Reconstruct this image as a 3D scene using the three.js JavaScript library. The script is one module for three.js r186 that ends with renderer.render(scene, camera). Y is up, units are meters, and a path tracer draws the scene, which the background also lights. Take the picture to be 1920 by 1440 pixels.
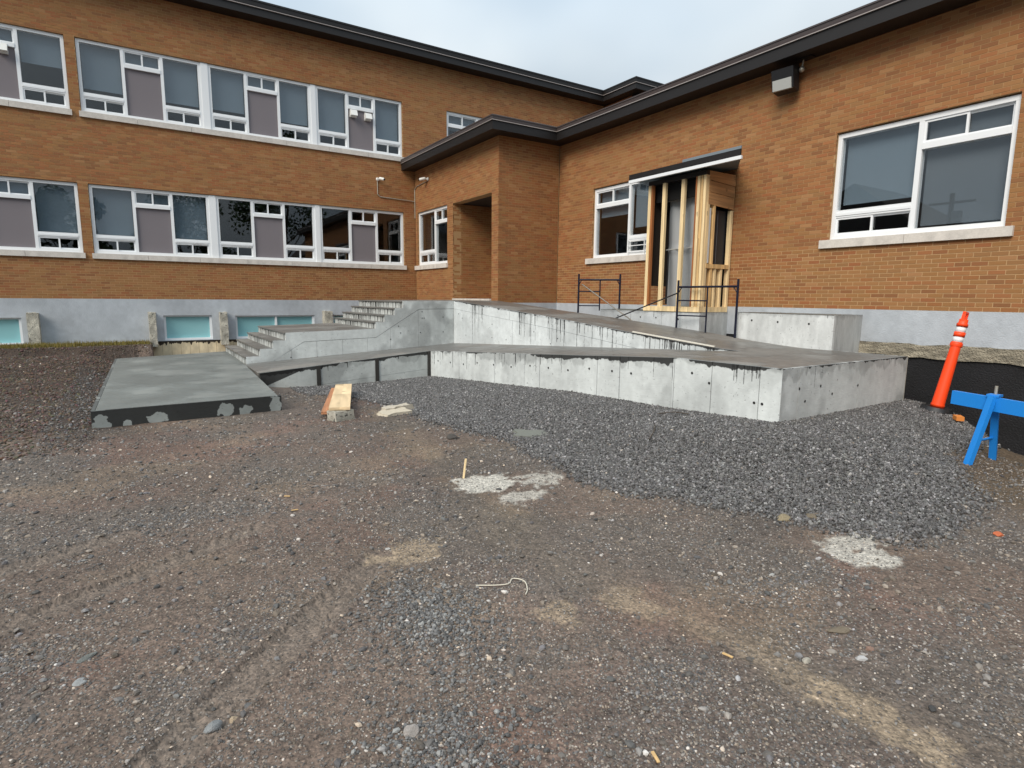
import * as THREE from 'three';
import { mergeGeometries } from 'three/addons/utils/BufferGeometryUtils.js';

// ------------------------------------------------------------------ camera, sky, sun, exposure
const scene = new THREE.Scene();
const camera = new THREE.PerspectiveCamera(66.617, 4 / 3, 0.05, 600);
camera.position.set(0, 1.7, 0);
camera.up.set(0.0704672, 0.9892481, -0.1281508);
camera.lookAt(0.534041, 1.7 - 0.1459215, -0.8327707);
camera.updateMatrixWorld();
const renderer = new THREE.WebGLRenderer({ antialias: true });
renderer.toneMapping = THREE.LinearToneMapping;
renderer.toneMappingExposure = 2.0;
renderer.shadowMap.enabled = true;
renderer.shadowMap.type = THREE.PCFSoftShadowMap;

// seeded randoms and noise
function rng(seed) { let s = seed >>> 0; return () => { s = (s + 0x6D2B79F5) >>> 0; let t = s; t = Math.imul(t ^ (t >>> 15), t | 1); t ^= t + Math.imul(t ^ (t >>> 7), t | 61); return ((t ^ (t >>> 14)) >>> 0) / 4294967296; }; }
function h2(i, j, s) { let h = Math.imul(i, 374761393) + Math.imul(j, 668265263) + Math.imul(s, 1442695041); h = Math.imul(h ^ (h >>> 13), 1274126177); return ((h ^ (h >>> 16)) >>> 0) / 4294967296; }
function vn(x, y, s = 0, per = 0) {
  let i = Math.floor(x), j = Math.floor(y); let fx = x - i, fy = y - j; fx = fx * fx * (3 - 2 * fx); fy = fy * fy * (3 - 2 * fy);
  let i1 = i + 1, j1 = j + 1; if (per) { i = ((i % per) + per) % per; i1 = ((i1 % per) + per) % per; j = ((j % per) + per) % per; j1 = ((j1 % per) + per) % per; }
  const a = h2(i, j, s), b = h2(i1, j, s), c = h2(i, j1, s), d = h2(i1, j1, s);
  return a + (b - a) * fx + (c - a) * fy + (a - b - c + d) * fx * fy;
}
function fbm(x, y, o = 4, s = 0, per = 0) { let v = 0, a = 0.5, n = 0; for (let k = 0; k < o; k++) { v += a * vn(x, y, s + k * 17, per); n += a; a *= 0.5; x *= 2; y *= 2; per *= 2; } return v / n; }
const cl = (x, a = 0, b = 1) => Math.min(b, Math.max(a, x));
const ss = (a, b, x) => { const t = cl((x - a) / (b - a)); return t * t * (3 - 2 * t); };
const mix = (a, b, t) => a + (b - a) * t;
const lut = (pts, x) => { if (x <= pts[0][0]) return pts[0][1]; for (let i = 1; i < pts.length; i++) if (x <= pts[i][0]) { const [a, b] = pts[i - 1], [c, d] = pts[i]; return b + (d - b) * (x - a) / (c - a); } return pts[pts.length - 1][1]; };

// overcast sky: brighter towards the zenith, soft cloud structure all round
{
  const W = 512, H = 256, data = new Float32Array(W * H * 4);
  for (let j = 0; j < H; j++) for (let i = 0; i < W; i++) {
    const el = ((j + 0.5) / H - 0.5) * Math.PI, az = (i + 0.5) / W * Math.PI * 2;
    const s = Math.max(0, Math.sin(el));
    const ch = 1 / (s + 0.28), px = Math.cos(az) * Math.cos(el) * ch, pz = Math.sin(az) * Math.cos(el) * ch;
    const c = fbm(px * 1.5 + 9, pz * 1.5 + 4, 5, 3), c2 = fbm(px * 3.1 + 2, pz * 3.1 + 7, 4, 11);
    let L = 0.215 + 0.44 * s; L *= 1 + 0.62 * (c - 0.5) + 0.22 * (c2 - 0.5);
    const t = cl((c - 0.42) * 3.2);
    let r = mix(0.79, 0.9, t) * L, g = mix(0.95, 1.0, t) * L, b = mix(1.1, 1.07, t) * L;
    if (el < 0) { const k = ss(0, -0.25, el); r = mix(r, 0.09, k); g = mix(g, 0.085, k); b = mix(b, 0.08, k); }
    const o = (j * W + i) * 4; data[o] = r; data[o + 1] = g; data[o + 2] = b; data[o + 3] = 1;
  }
  const t = new THREE.DataTexture(data, W, H, THREE.RGBAFormat, THREE.FloatType);
  t.mapping = THREE.EquirectangularReflectionMapping; t.magFilter = THREE.LinearFilter; t.minFilter = THREE.LinearFilter; t.wrapS = THREE.RepeatWrapping; t.needsUpdate = true;
  scene.background = t; scene.environment = t;
}
const sun = new THREE.DirectionalLight(0xfff4e6, 1.5);
sun.position.set(-26, 26, 6); sun.target.position.set(4, 0, -8); sun.castShadow = true; sun.shadow.radius = 60;
sun.shadow.mapSize.set(4096, 4096);
Object.assign(sun.shadow.camera, { left: -25, right: 25, top: 25, bottom: -25, near: 1, far: 90 });
scene.add(sun, sun.target);

// ------------------------------------------------------------------ helpers
const taken = {};
function numbered(n) { const k = taken[n] = (taken[n] ?? -1) + 1; return k ? n + '_' + String(k).padStart(3, '0') : n; }
function thing(name, label, category, group) { const o = new THREE.Group(); o.name = numbered(name); o.userData = { label, category }; if (group) o.userData.group = group; scene.add(o); return o; }
function tag(o, label, category, group) { o.userData.label = label; o.userData.category = category; if (group) o.userData.group = group; return o; }
function part(name, geo, mat, parent = scene) {
  const m = new THREE.Mesh(Array.isArray(geo) ? mergeGeometries(geo.map(g => g.index ? g.toNonIndexed() : g)) : geo, mat);
  m.name = parent === scene ? numbered(name) : name; m.castShadow = m.receiveShadow = true; parent.add(m); return m;
}
function grp(name, parent) { const g = new THREE.Group(); g.name = name; parent.add(g); return g; }
const unit = new THREE.BoxGeometry(1, 1, 1);
function box(x0, x1, y0, y1, z0, z1) { return metreUV(new THREE.BoxGeometry(Math.abs(x1 - x0), Math.abs(y1 - y0), Math.abs(z1 - z0)).translate((x0 + x1) / 2, (y0 + y1) / 2, (z0 + z1) / 2)); }
function metreUV(g) {
  g = g.index ? g.toNonIndexed() : g; const p = g.attributes.position, n = g.attributes.normal; const uv = new Float32Array(p.count * 2);
  for (let i = 0; i < p.count; i++) { const ax = Math.abs(n.getX(i)), ay = Math.abs(n.getY(i)), az = Math.abs(n.getZ(i));
    if (ay >= ax && ay >= az) { uv[2 * i] = p.getX(i); uv[2 * i + 1] = p.getZ(i); } else if (ax >= az) { uv[2 * i] = p.getZ(i); uv[2 * i + 1] = p.getY(i); } else { uv[2 * i] = p.getX(i); uv[2 * i + 1] = p.getY(i); } }
  g.setAttribute('uv', new THREE.BufferAttribute(uv, 2)); return g;
}
function unitBox(name, mat, parent, x0, x1, y0, y1, z0, z1) { const m = part(name, unit, mat, parent); m.position.set((x0 + x1) / 2, (y0 + y1) / 2, (z0 + z1) / 2); m.scale.set(Math.abs(x1 - x0), Math.abs(y1 - y0), Math.abs(z1 - z0)); return m; }
// wall frames: A faces +z (u = x), B faces -x (u = z); d is the distance out of the wall
const fA = { k: 'A', o: -18.65 }, fB = { k: 'B', o: 10 }, fV = { k: 'B', o: 8.06 }, fW = { k: 'A', o: -13.3 };
const FB = (f, u0, u1, y0, y1, d0, d1) => f.k === 'A' ? [u0, u1, y0, y1, f.o + d0, f.o + d1] : [f.o - d1, f.o - d0, y0, y1, u0, u1];
const fbox = (f, ...a) => box(...FB(f, ...a));
const fpart = (name, mat, parent, f, ...a) => unitBox(name, mat, parent, ...FB(f, ...a));
function tube(a, b, r, seg = 8, r2 = r) { const A = new THREE.Vector3(...a), B = new THREE.Vector3(...b), d = B.clone().sub(A); const g = new THREE.CylinderGeometry(r2, r, d.length(), seg); g.applyQuaternion(new THREE.Quaternion().setFromUnitVectors(new THREE.Vector3(0, 1, 0), d.clone().normalize())); return g.translate(...A.add(B).multiplyScalar(0.5).toArray()); }
function beam(a, b, w, h, up = [0, 1, 0]) { // a bar of section w (across) x h (along up) from a to b
  const A = new THREE.Vector3(...a), B = new THREE.Vector3(...b), z = B.clone().sub(A), L = z.length(); z.normalize();
  const x = new THREE.Vector3(...up).cross(z).normalize(), y = z.clone().cross(x);
  return metreUV(new THREE.BoxGeometry(w, h, L)).applyMatrix4(new THREE.Matrix4().makeBasis(x, y, z).setPosition(A.add(B).multiplyScalar(0.5)));
}
function hexa(f4, b4, uv4) { // six-sided piece from four front and four back corners
  const pos = [], uv = []; const q = (a, b, c, d, ua, ub, uc, ud) => { for (const [p, u] of [[a, ua], [b, ub], [c, uc], [a, ua], [c, uc], [d, ud]]) { pos.push(...p); uv.push(...u); } };
  const [A, B, C, D] = f4, [a, b, c, d] = b4, [ua, ub, uc, ud] = uv4;
  q(A, B, C, D, ua, ub, uc, ud); q(b, a, d, c, ub, ua, ud, uc); q(a, A, D, d, ua, ua, ud, ud); q(B, b, c, C, ub, ub, uc, uc); q(D, C, c, d, ud, uc, uc, ud); q(a, b, B, A, ua, ub, ub, ua);
  const g = new THREE.BufferGeometry(); g.setAttribute('position', new THREE.Float32BufferAttribute(pos, 3)); g.setAttribute('uv', new THREE.Float32BufferAttribute(uv, 2)); g.computeVertexNormals(); return g;
}
function prism(pts, yb) { // polygon footprint [x, z, ytop] (any order round), flat or sloping top
  const n = pts.length, pos = [], uv = []; const put = (x, y, z, u, v) => { pos.push(x, y, z); uv.push(u, v); };
  const tri = THREE.ShapeUtils.triangulateShape(pts.map(p => new THREE.Vector2(p[0], p[1])), []);
  for (const t of tri) { const o = [pts[t[0]], pts[t[1]], pts[t[2]]]; const c = (o[1][0] - o[0][0]) * (o[2][1] - o[0][1]) - (o[1][1] - o[0][1]) * (o[2][0] - o[0][0]); if (c > 0) o.reverse(); for (const p of o) put(p[0], p[2], p[1], p[0], p[1]); for (const p of o.reverse()) put(p[0], yb, p[1], p[0], p[1]); }
  for (let i = 0; i < n; i++) { const a = pts[i], b = pts[(i + 1) % n], L = Math.hypot(b[0] - a[0], b[1] - a[1]); for (const [p, y, u] of [[a, yb, 0], [b, yb, L], [b, b[2], L], [a, yb, 0], [b, b[2], L], [a, a[2], 0]]) put(p[0], y, p[1], u, y); }
  const g = new THREE.BufferGeometry(); g.setAttribute('position', new THREE.Float32BufferAttribute(pos, 3)); g.setAttribute('uv', new THREE.Float32BufferAttribute(uv, 2)); g.computeVertexNormals(); return g;
}
function sweep(profile, path) { // profile [out, y] along plan path [x, z] with mitred corners; outward = right-hand side turned towards the yard
  const n = path.length, nm = [], rows = [];
  for (let i = 0; i < n - 1; i++) { const dx = path[i + 1][0] - path[i][0], dz = path[i + 1][1] - path[i][1], L = Math.hypot(dx, dz); nm.push([-dz / L, dx / L]); }
  for (let i = 0; i < n; i++) { const a = nm[Math.max(0, i - 1)], b = nm[Math.min(n - 2, i)], k = 1 / (1 + a[0] * b[0] + a[1] * b[1]); const m = [(a[0] + b[0]) * k, (a[1] + b[1]) * k]; rows.push(profile.map(([d, y]) => [path[i][0] + m[0] * d, y, path[i][1] + m[1] * d])); }
  const pos = [], P = profile.length;
  for (let i = 0; i < n - 1; i++) for (let j = 0; j < P; j++) { const a = rows[i][j], b = rows[i + 1][j], c = rows[i + 1][(j + 1) % P], d = rows[i][(j + 1) % P]; pos.push(...a, ...b, ...c, ...a, ...c, ...d); }
  const g = new THREE.BufferGeometry(); g.setAttribute('position', new THREE.Float32BufferAttribute(pos, 3)); g.computeVertexNormals(); g.setAttribute('uv', new THREE.Float32BufferAttribute(new Float32Array(pos.length / 3 * 2), 2)); return metreUV(g);
}
function tex(w, h, fn, srgb = true, rx = 1, ry = 1) { const d = new Uint8Array(w * h * 4); for (let j = 0; j < h; j++) for (let i = 0; i < w; i++) { const c = fn((i + 0.5) / w, (j + 0.5) / h), o = (j * w + i) * 4; for (let k = 0; k < 3; k++) d[o + k] = cl(typeof c === 'number' ? c : c[k], 0, 255); d[o + 3] = 255; }
  const t = new THREE.DataTexture(d, w, h); t.magFilter = THREE.LinearFilter; t.minFilter = THREE.LinearMipmapLinearFilter; t.generateMipmaps = true; t.wrapS = t.wrapT = THREE.RepeatWrapping; t.repeat.set(rx, ry); if (srgb) t.colorSpace = THREE.SRGBColorSpace; t.needsUpdate = true; return t; }
const std = (color, rough = 0.85, o = {}) => new THREE.MeshStandardMaterial({ color, roughness: rough, ...o });

// ------------------------------------------------------------------ materials
const grainBump = tex(256, 256, (u, v) => 255 * fbm(u * 32, v * 32, 3, 5, 32), false, 2, 2);
const stuccoMap = tex(512, 512, (u, v) => { const n = fbm(u * 6, v * 6, 5, 21, 6), m = fbm(u * 40, v * 40, 2, 22, 40); const k = 0.86 + 0.2 * n + 0.07 * m; return [178 * k, 184 * k, 190 * k]; }, true, 0.33, 0.33);
const M = {
  stucco: new THREE.MeshStandardMaterial({ map: stuccoMap, roughness: 0.9, bumpMap: grainBump, bumpScale: 0.003 }),
  mortar: std(0xbc9b72, 0.95), mortarOld: std(0xaa875f, 0.95),
  dripHighlight: std(0x8f8783, 0.35), fascia: std(0x151110, 0.55), flashing: std(0x4b4342, 0.3), soffit: std(0x2a2422, 0.7), roofTop: std(0x55524e, 0.95),  // drip edge tint paints the highlight line; fascia black includes underside shade
  frame: std(0xe9ecee, 0.45), sill: new THREE.MeshStandardMaterial({ roughness: 0.85, map: tex(256, 256, (u, v) => { const k = 0.86 + 0.2 * fbm(u * 8, v * 8, 4, 31, 8) + 0.06 * vn(u * 90, v * 90, 7, 90); return [204 * k, 198 * k, 190 * k]; }, true, 1, 1) }),
  panel: std(0x787276, 0.75), blind: std(0x6f7d87, 0.9), blindGrey: std(0x62696f, 0.9),
  glass: new THREE.MeshPhysicalMaterial({ color: 0xf5f7f8, transmission: 1, thickness: 0, roughness: 0.0, ior: 1.56 }),
  film: new THREE.MeshPhysicalMaterial({ color: 0x8fc4c9, roughness: 0.22, clearcoat: 0.6, clearcoatRoughness: 0.05 }),
  room: std(0x4a4846, 0.95), roomDark: std(0x242220, 0.95),
  galv: std(0xb9b4a6, 0.45, { metalness: 0.6 }), whitePlastic: std(0xe6e6e2, 0.4), blackPlastic: std(0x1a1a1c, 0.4),
  black: new THREE.MeshStandardMaterial({ roughness: 0.75, map: tex(256, 256, (u, v) => { const k = 0.6 + 0.8 * fbm(u * 7, v * 7, 5, 41, 7); const s = vn(u * 120, v * 120, 9, 120) > 0.93 ? 26 : 0; return [19 * k + s, 19 * k + s, 22 * k + s]; }, true, 0.6, 0.6), bumpMap: grainBump, bumpScale: 0.006 }),
  beige: new THREE.MeshStandardMaterial({ roughness: 0.95, map: tex(512, 128, (u, v) => { const b = 0.8 + 0.3 * fbm(u * 16, v * 4, 5, 45); const dark = fbm(u * 40, v * 6, 4, 46) * 0.5 + (v - 0.4) * 2.2 > 0.3; const line = Math.abs(((u * 9) % 1) - 0.5) < 0.02; return dark ? [62 * b, 54 * b, 45 * b] : line ? [180 * b, 160 * b, 126 * b] : [232 * b, 216 * b, 182 * b]; }, true, 0.5, 1 / 0.85) }),
  oldStone: new THREE.MeshStandardMaterial({ roughness: 0.95, bumpMap: grainBump, bumpScale: 0.02, map: tex(512, 128, (u, v) => { const b = 0.6 + 0.6 * fbm(u * 30, v * 8, 5, 47); return [158 * b, 150 * b, 132 * b]; }, true, 0.4, 4) }),
};
const wood = (r, g, b, s) => new THREE.MeshStandardMaterial({ roughness: 0.8, map: tex(64, 512, (u, v) => { const n = fbm(u * 14 + 0.6 * fbm(u * 3, v * 5, 2, s), v * 3, 3, s + 1); const kn = vn(u * 3, v * 9, s + 5) > 0.9 ? 0.82 : 1; const k = (0.8 + 0.36 * n) * kn; return [r * k, g * k, b * k]; }, true, 3, 0.7) });
M.lumber = wood(238, 212, 164, 60); M.lumberB = wood(214, 178, 124, 64); M.lumberOld = wood(158, 98, 52, 70); M.cladding = wood(178, 136, 92, 75); M.plank = wood(222, 196, 156, 80); M.plankRed = wood(178, 124, 88, 85); M.plank.map.repeat.set(0.8, 0.35);

// ------------------------------------------------------------------ ground shape
const wallGround = z => lut([[-11.3, 0.03], [-9.2, 0.13], [-7.3, 0.22], [-5.36, 0.235], [-3.87, 0.30]], z);
const frontX = z => z < -5.36 ? mix(5.19, 5.99, (z + 11.3) / 5.94) : mix(5.99, 6.115, (z + 5.36) / 1.49);
const trenchX = z => lut([[-3.95, 9.3], [-3.6, 9.22], [-3.25, 9.0], [-2.8, 8.4], [-2.45, 7.95], [-2.2, 7.78], [0, 7.6], [8, 7.6], [9, 12]], z);
const pileOutline = [[2.35, -11.2], [2.55, -10.4], [2.91, -9.7], [3.05, -8.97], [3.28, -7.35], [3.42, -6.31], [3.66, -5.6], [3.56, -4.74], [3.52, -4.1], [3.64, -3.57], [3.85, -3.27], [4.03, -2.78], [4.26, -2.29], [4.4, -1.95], [4.75, -1.72], [5.25, -1.74], [5.7, -1.84], [6.1, -2.08], [6.5, -2.32], [7.1, -2.55], [8.0, -2.5], [9.0, -3.2], [9.3, -3.95], [6.1, -3.9], [6.0, -5.36], [5.19, -11.3]];
function pileDist(x, z) { // positive inside
  let d = 1e9, inside = false; const P = pileOutline, n = P.length;
  for (let i = 0, j = n - 1; i < n; j = i++) { const [ax, az] = P[j], [bx, bz] = P[i]; const dx = bx - ax, dz = bz - az; const t = cl(((x - ax) * dx + (z - az) * dz) / (dx * dx + dz * dz)); d = Math.min(d, Math.hypot(x - ax - dx * t, z - az - dz * t)); if ((az > z) !== (bz > z) && x < (bx - ax) * (z - az) / (bz - az) + ax) inside = !inside; }
  return inside ? d : -d;
}
const segD = (x, z, ax, az, bx, bz) => { const dx = bx - ax, dz = bz - az, L = Math.hypot(dx, dz); const s = ((x - ax) * dx + (z - az) * dz) / L, t = cl(s, 0, L); return [Math.hypot(x - ax - dx / L * t, z - az - dz / L * t) * Math.sign((x - ax) * dz - (z - az) * dx || 1), s, L]; };
const tracks = [[1.3, -3.55, -0.25, -2.05, 0.1], [0.75, -4.45, -1.2, -3.4, 0.08], [-0.1, -4.75, -2.2, -3.9, 0.08]];
function ground(x, z, pd) {
  if (pd === undefined) pd = x > 1.8 && x < 9.6 && z > -11.6 && z < -1.2 ? pileDist(x, z) : -9;
  let y = 0.02 + 0.03 * (fbm(x * 0.35 + 3, z * 0.35, 3, 101) - 0.5);
  y += 0.016 * (fbm(x * 2.1, z * 2.1, 4, 103) - 0.5) + 0.008 * (fbm(x * 9, z * 9, 3, 104) - 0.5);
  y += 0.07 * ss(-4, -8.4, z) * (1 - ss(2.2, 5, x));
  y -= 0.08 * ss(-8.6, -10.6, z) * ss(1.5, 2.4, x);
  if (x > 2 && x < 12 && z > -11.8 && z < 0) {
    let bd = 9, by = 0; for (const [ax, az, bx, bz, ya, yb] of [[5.19, -11.3, 5.75, -7.2, 0.03, 0.225], [5.75, -7.2, 5.99, -5.36, 0.225, 0.235], [5.99, -5.36, 6.115, -3.87, 0.235, 0.30], [6.115, -3.87, 9.3, -3.93, 0.30, 0.29]]) { const dx = bx - ax, dz = bz - az, t = cl(((x - ax) * dx + (z - az) * dz) / (dx * dx + dz * dz)), d = Math.hypot(x - ax - dx * t, z - az - dz * t); if (d < bd) { bd = d; by = mix(ya, yb, t); } }
    y = mix(y, by, ss(2.3, 0.0, bd)); if (pd > 0) y += 0.035 * (fbm(x * 1.6, z * 1.6, 3, 106) - 0.5) * ss(0, 0.4, pd);
  }
  if (x > 5.4 && z > -3.2) y += 0.05 * ss(5.4, 6.6, x) * ss(-0.4, -2.0, z) * (1 - ss(-2.2, -3.6, z));
  if (pd > -0.3) y += 0.025 * ss(-0.25, 0.6, pd) * ss(-9, -6, z);
  if (x < -0.3) { const k = ss(-0.3, -1.1, x) * ss(-7, -8.6, z); y += k * (0.05 + 0.13 * ss(-9, -16.5, z) + 0.11 * (fbm(x * 1.3, z * 1.3, 4, 107) - 0.42) + 0.06 * (fbm(x * 4.5, z * 4.5, 3, 108) - 0.5)); }
  if (z < -16.6) { const bank = x < 0.28 + 0.05 * fbm(z * 3, 1, 2, 3) ? 0.44 + 0.05 * (fbm(x * 3, z * 3, 3, 109) - 0.5) : -0.12; y = mix(y, bank, ss(-16.75, -17.15, z + 0.25 * (fbm(x * 2.5, 7, 3, 111) - 0.5))); }
  else if (x > 2.1 && z < -11.6) y = mix(y, -0.1, ss(-11.6, -12, z));
  for (const [ax, az, bx, bz, hw] of tracks) { const [d, s, L] = segD(x, z, ax, az, bx, bz); const a = Math.abs(d); if (a < hw * 1.7) { const e = ss(-0.15, 0.25, s) * ss(L + 0.15, L - 0.25, s); y -= 0.016 * e * ss(hw * 1.15, hw * 0.9, a); y += 0.012 * e * ss(hw * 0.35, 0, Math.abs(a - hw * 1.2)); const lug = ss(-0.2, 0.5, Math.sin((s + a * 0.8) * 70)) * ss(hw * 0.08, hw * 0.25, a) * ss(hw * 1.05, hw * 0.85, a); y += 0.015 * e * lug * ss(0.26, 0.46, fbm(s * 2.3, d * 4, 2, 120)); y -= 0.008 * e * ss(hw * 0.16, 0.0, Math.abs(a - hw * 0.5)); } }
  if (z > -4.3 && x > 7) { const e = x - trenchX(z) + 0.12 * (fbm(x * 3, z * 3, 3, 113) - 0.5); if (e > 0) y = mix(y, -1.3, ss(0, 0.75, e)); }
  return y;
}
// ------------------------------------------------------------------ ground colour (dirt, powder, stains: matter with outlines of its own)
const tanPath = [[2.9, -8], [2.55, -5.7], [2.25, -3.9], [2.15, -2.6], [2.36, -1.93], [2.4, -1.2], [2.5, -0.6]];
const pathDist = (x, z) => { let m = 9; for (let i = 0; i < tanPath.length - 1; i++) m = Math.min(m, Math.abs(segD(x, z, ...tanPath[i], ...tanPath[i + 1])[0])); return m; };
const powders = [[2.6, -4.45, 0.30, 0.2, 1, 0], [3.15, -4.32, 0.36, 0.2, 0.75, 0], [2.75, -4.0, 0.25, 0.14, 0.75, 0], [4.12, -2.0, 0.33, 0.16, 0.85, 0], [3.98, -1.82, 0.2, 0.12, 0.95, 0], [1.42, -3.45, 0.24, 0.18, 0.7, 1], [1.8, -2.32, 0.16, 0.24, 0.65, 1], [2.25, -2.15, 0.16, 0.24, 0.5, 1], [2.42, -1.0, 0.1, 0.3, 0.7, 1], [3.05, -7.75, 0.3, 0.22, 0.5, 1], [2.4, -1.5, 0.12, 0.3, 0.4, 1]];
function soil(x, z, pd) {
  const n1 = fbm(x * 0.8 + 5, z * 0.8 + 2, 4, 201), n2 = fbm(x * 3.2, z * 3.2, 4, 203), n3 = fbm(x * 13, z * 13, 3, 205);
  let r = 0.232, g = 0.173, b = 0.139;                       // damp brown dirt
  const red = ss(0.5, 0.66, fbm(x * 0.9 + 20, z * 1.3 + 8, 4, 207)); r = mix(r, 0.265, red * 0.9); g = mix(g, 0.172, red * 0.9); b = mix(b, 0.135, red * 0.9);
  const tan = ss(0.55, 0.7, fbm(x * 1.1 - 7, z * 1.1 + 3, 4, 209)) * 0.6 + (z < 0 && z > -8.5 && x > 1 && x < 4 ? ss(0.34, 0.02, pathDist(x, z) + 0.55 * (n2 - 0.5)) * 0.75 : 0); r = mix(r, 0.35, tan * 0.7); g = mix(g, 0.27, tan * 0.7); b = mix(b, 0.19, tan * 0.7);
  const grey = ss(0.44, 0.58, fbm(x * 1.0 + 31, z * 1.0 - 4, 5, 211)); r = mix(r, 0.17, grey * 0.6); g = mix(g, 0.152, grey * 0.6); b = mix(b, 0.136, grey * 0.6);
  let trk = 0; for (const [ax, az, bx, bz, hw] of tracks) { const [d, q, L] = segD(x, z, ax, az, bx, bz); trk = Math.max(trk, ss(hw * 1.4, hw, Math.abs(d) + 0.06 * (n2 - 0.5)) * ss(-0.1, 0.2, q) * ss(L + 0.1, L - 0.2, q)); } r = mix(r, 0.27, trk * 0.7); g = mix(g, 0.22, trk * 0.7); b = mix(b, 0.182, trk * 0.7);
  let k = 0.64 + 0.54 * n1 + 0.3 * (n2 - 0.3) + 0.22 * (n3 - 0.4); r *= k; g *= k; b *= k;
  if (pd > -0.4) { const t = ss(-0.12, 0.18, pd + 0.35 * (n2 - 0.5)); r = mix(r, 0.07, t); g = mix(g, 0.069, t); b = mix(b, 0.068, t); }
  if (x < 0.3 && z < -7.2) { const t = ss(-7.2, -8.8, z + 1.2 * (n2 - 0.5)) * ss(0.3, -0.4, x); r = mix(r, 0.088 * k, t); g = mix(g, 0.062 * k, t); b = mix(b, 0.047 * k, t); }
  if (z < -17.35 && x < 0.3) { const t = ss(0.35, 0.55, n2); r = mix(r, 0.19, t); g = mix(g, 0.16, t); b = mix(b, 0.06, t); }
  if (x > 5.6 && z > -2.7 && x < 9) { const t = ss(-0.05, 0.12, -pd) * ss(5.6, 6.1, x + 0.5 * (n2 - 0.5)) * 0.9; r = mix(r, 0.15 * k, t); g = mix(g, 0.105 * k, t); b = mix(b, 0.06 * k, t); }
  for (const [px, pz, rx, rz, a, warm] of powders) { const q = Math.hypot((x - px) / rx, (z - pz) / rz); if (q < 1.7) { const t = ss(0.95, 0.75, q + 1.6 * (n2 - 0.5) + 1.4 * (n3 - 0.5)) * a; r = mix(r, warm ? 0.52 : 0.78, t); g = mix(g, warm ? 0.41 : 0.75, t); b = mix(b, warm ? 0.29 : 0.68, t); } }
  return [r, g, b];
}
{
  const line = (a, b, spans) => { const o = [a]; let x = a; while (x < b - 1e-6) { const st = lut(spans, x); x = Math.min(b, x + st); o.push(x); } return o; };
  const xs = line(-90, 90, [[-90, 9], [-14, 2], [-4, 0.12], [-1.2, 0.035], [-0.5, 0.022], [1.5, 0.022], [1.7, 0.035], [4.5, 0.035], [8, 0.06], [9.9, 0.08], [11, 0.6], [16, 3], [90, 9]]);
  const zs = line(-40, 110, [[-40, 3], [-20, 0.5], [-18.8, 0.12], [-11.5, 0.1], [-7, 0.06], [-5, 0.035], [-3.9, 0.022], [-1.9, 0.022], [-1.7, 0.03], [-0.6, 0.03], [0.6, 0.15], [6, 1], [20, 5], [110, 9]]);
  const nx = xs.length, nz = zs.length, pos = new Float32Array(nx * nz * 3), col = new Float32Array(nx * nz * 3), uv = new Float32Array(nx * nz * 2), idx = [];
  for (let j = 0; j < nz; j++) for (let i = 0; i < nx; i++) {
    const x = xs[i], z = zs[j], o = j * nx + i; const near = x > 1.6 && x < 9.8 && z > -11.8 && z < -0.8; const pd = near ? pileDist(x, z) : -9;
    pos[o * 3] = x; pos[o * 3 + 1] = ground(x, z, pd); pos[o * 3 + 2] = z; const c = soil(x, z, pd); col[o * 3] = c[0]; col[o * 3 + 1] = c[1]; col[o * 3 + 2] = c[2]; uv[o * 2] = x; uv[o * 2 + 1] = z;
    if (i && j) { const a = o - nx - 1, b = o - nx, d = o - 1; idx.push(a, d, b, b, d, o); }
  }
  const g = new THREE.BufferGeometry(); g.setAttribute('position', new THREE.BufferAttribute(pos, 3)); g.setAttribute('color', new THREE.BufferAttribute(col, 3)); g.setAttribute('uv', new THREE.BufferAttribute(uv, 2)); g.setIndex(idx); g.computeVertexNormals();
  const gr = tex(1024, 1024, (u, v) => { const f = fbm(u * 128, v * 128, 3, 301, 128), c = fbm(u * 40, v * 40, 3, 303, 40); const st = vn(u * 200, v * 200, 305, 200); const k = 0.5 + 0.62 * f + 0.3 * c + (st > 0.87 ? 0.3 : st < 0.14 ? -0.26 : 0); const l = 255 * Math.min(1, 0.72 * k + 0.08); return [l, l * 0.99, l * 0.975]; }, true, 0.62, 0.62);
  const gb = tex(1024, 1024, (u, v) => 255 * cl(0.55 * fbm(u * 90, v * 90, 4, 307, 90) + 0.45 * fbm(u * 26, v * 26, 3, 309, 26)), false, 0.62, 0.62);
  const m = part('ground', g, new THREE.MeshStandardMaterial({ vertexColors: true, map: gr, bumpMap: gb, bumpScale: 0.026, roughness: 0.82 })); m.userData = { kind: 'structure', label: 'brown damp dirt yard with grit, powder patches and tyre marks', category: 'ground' };
}

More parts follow.
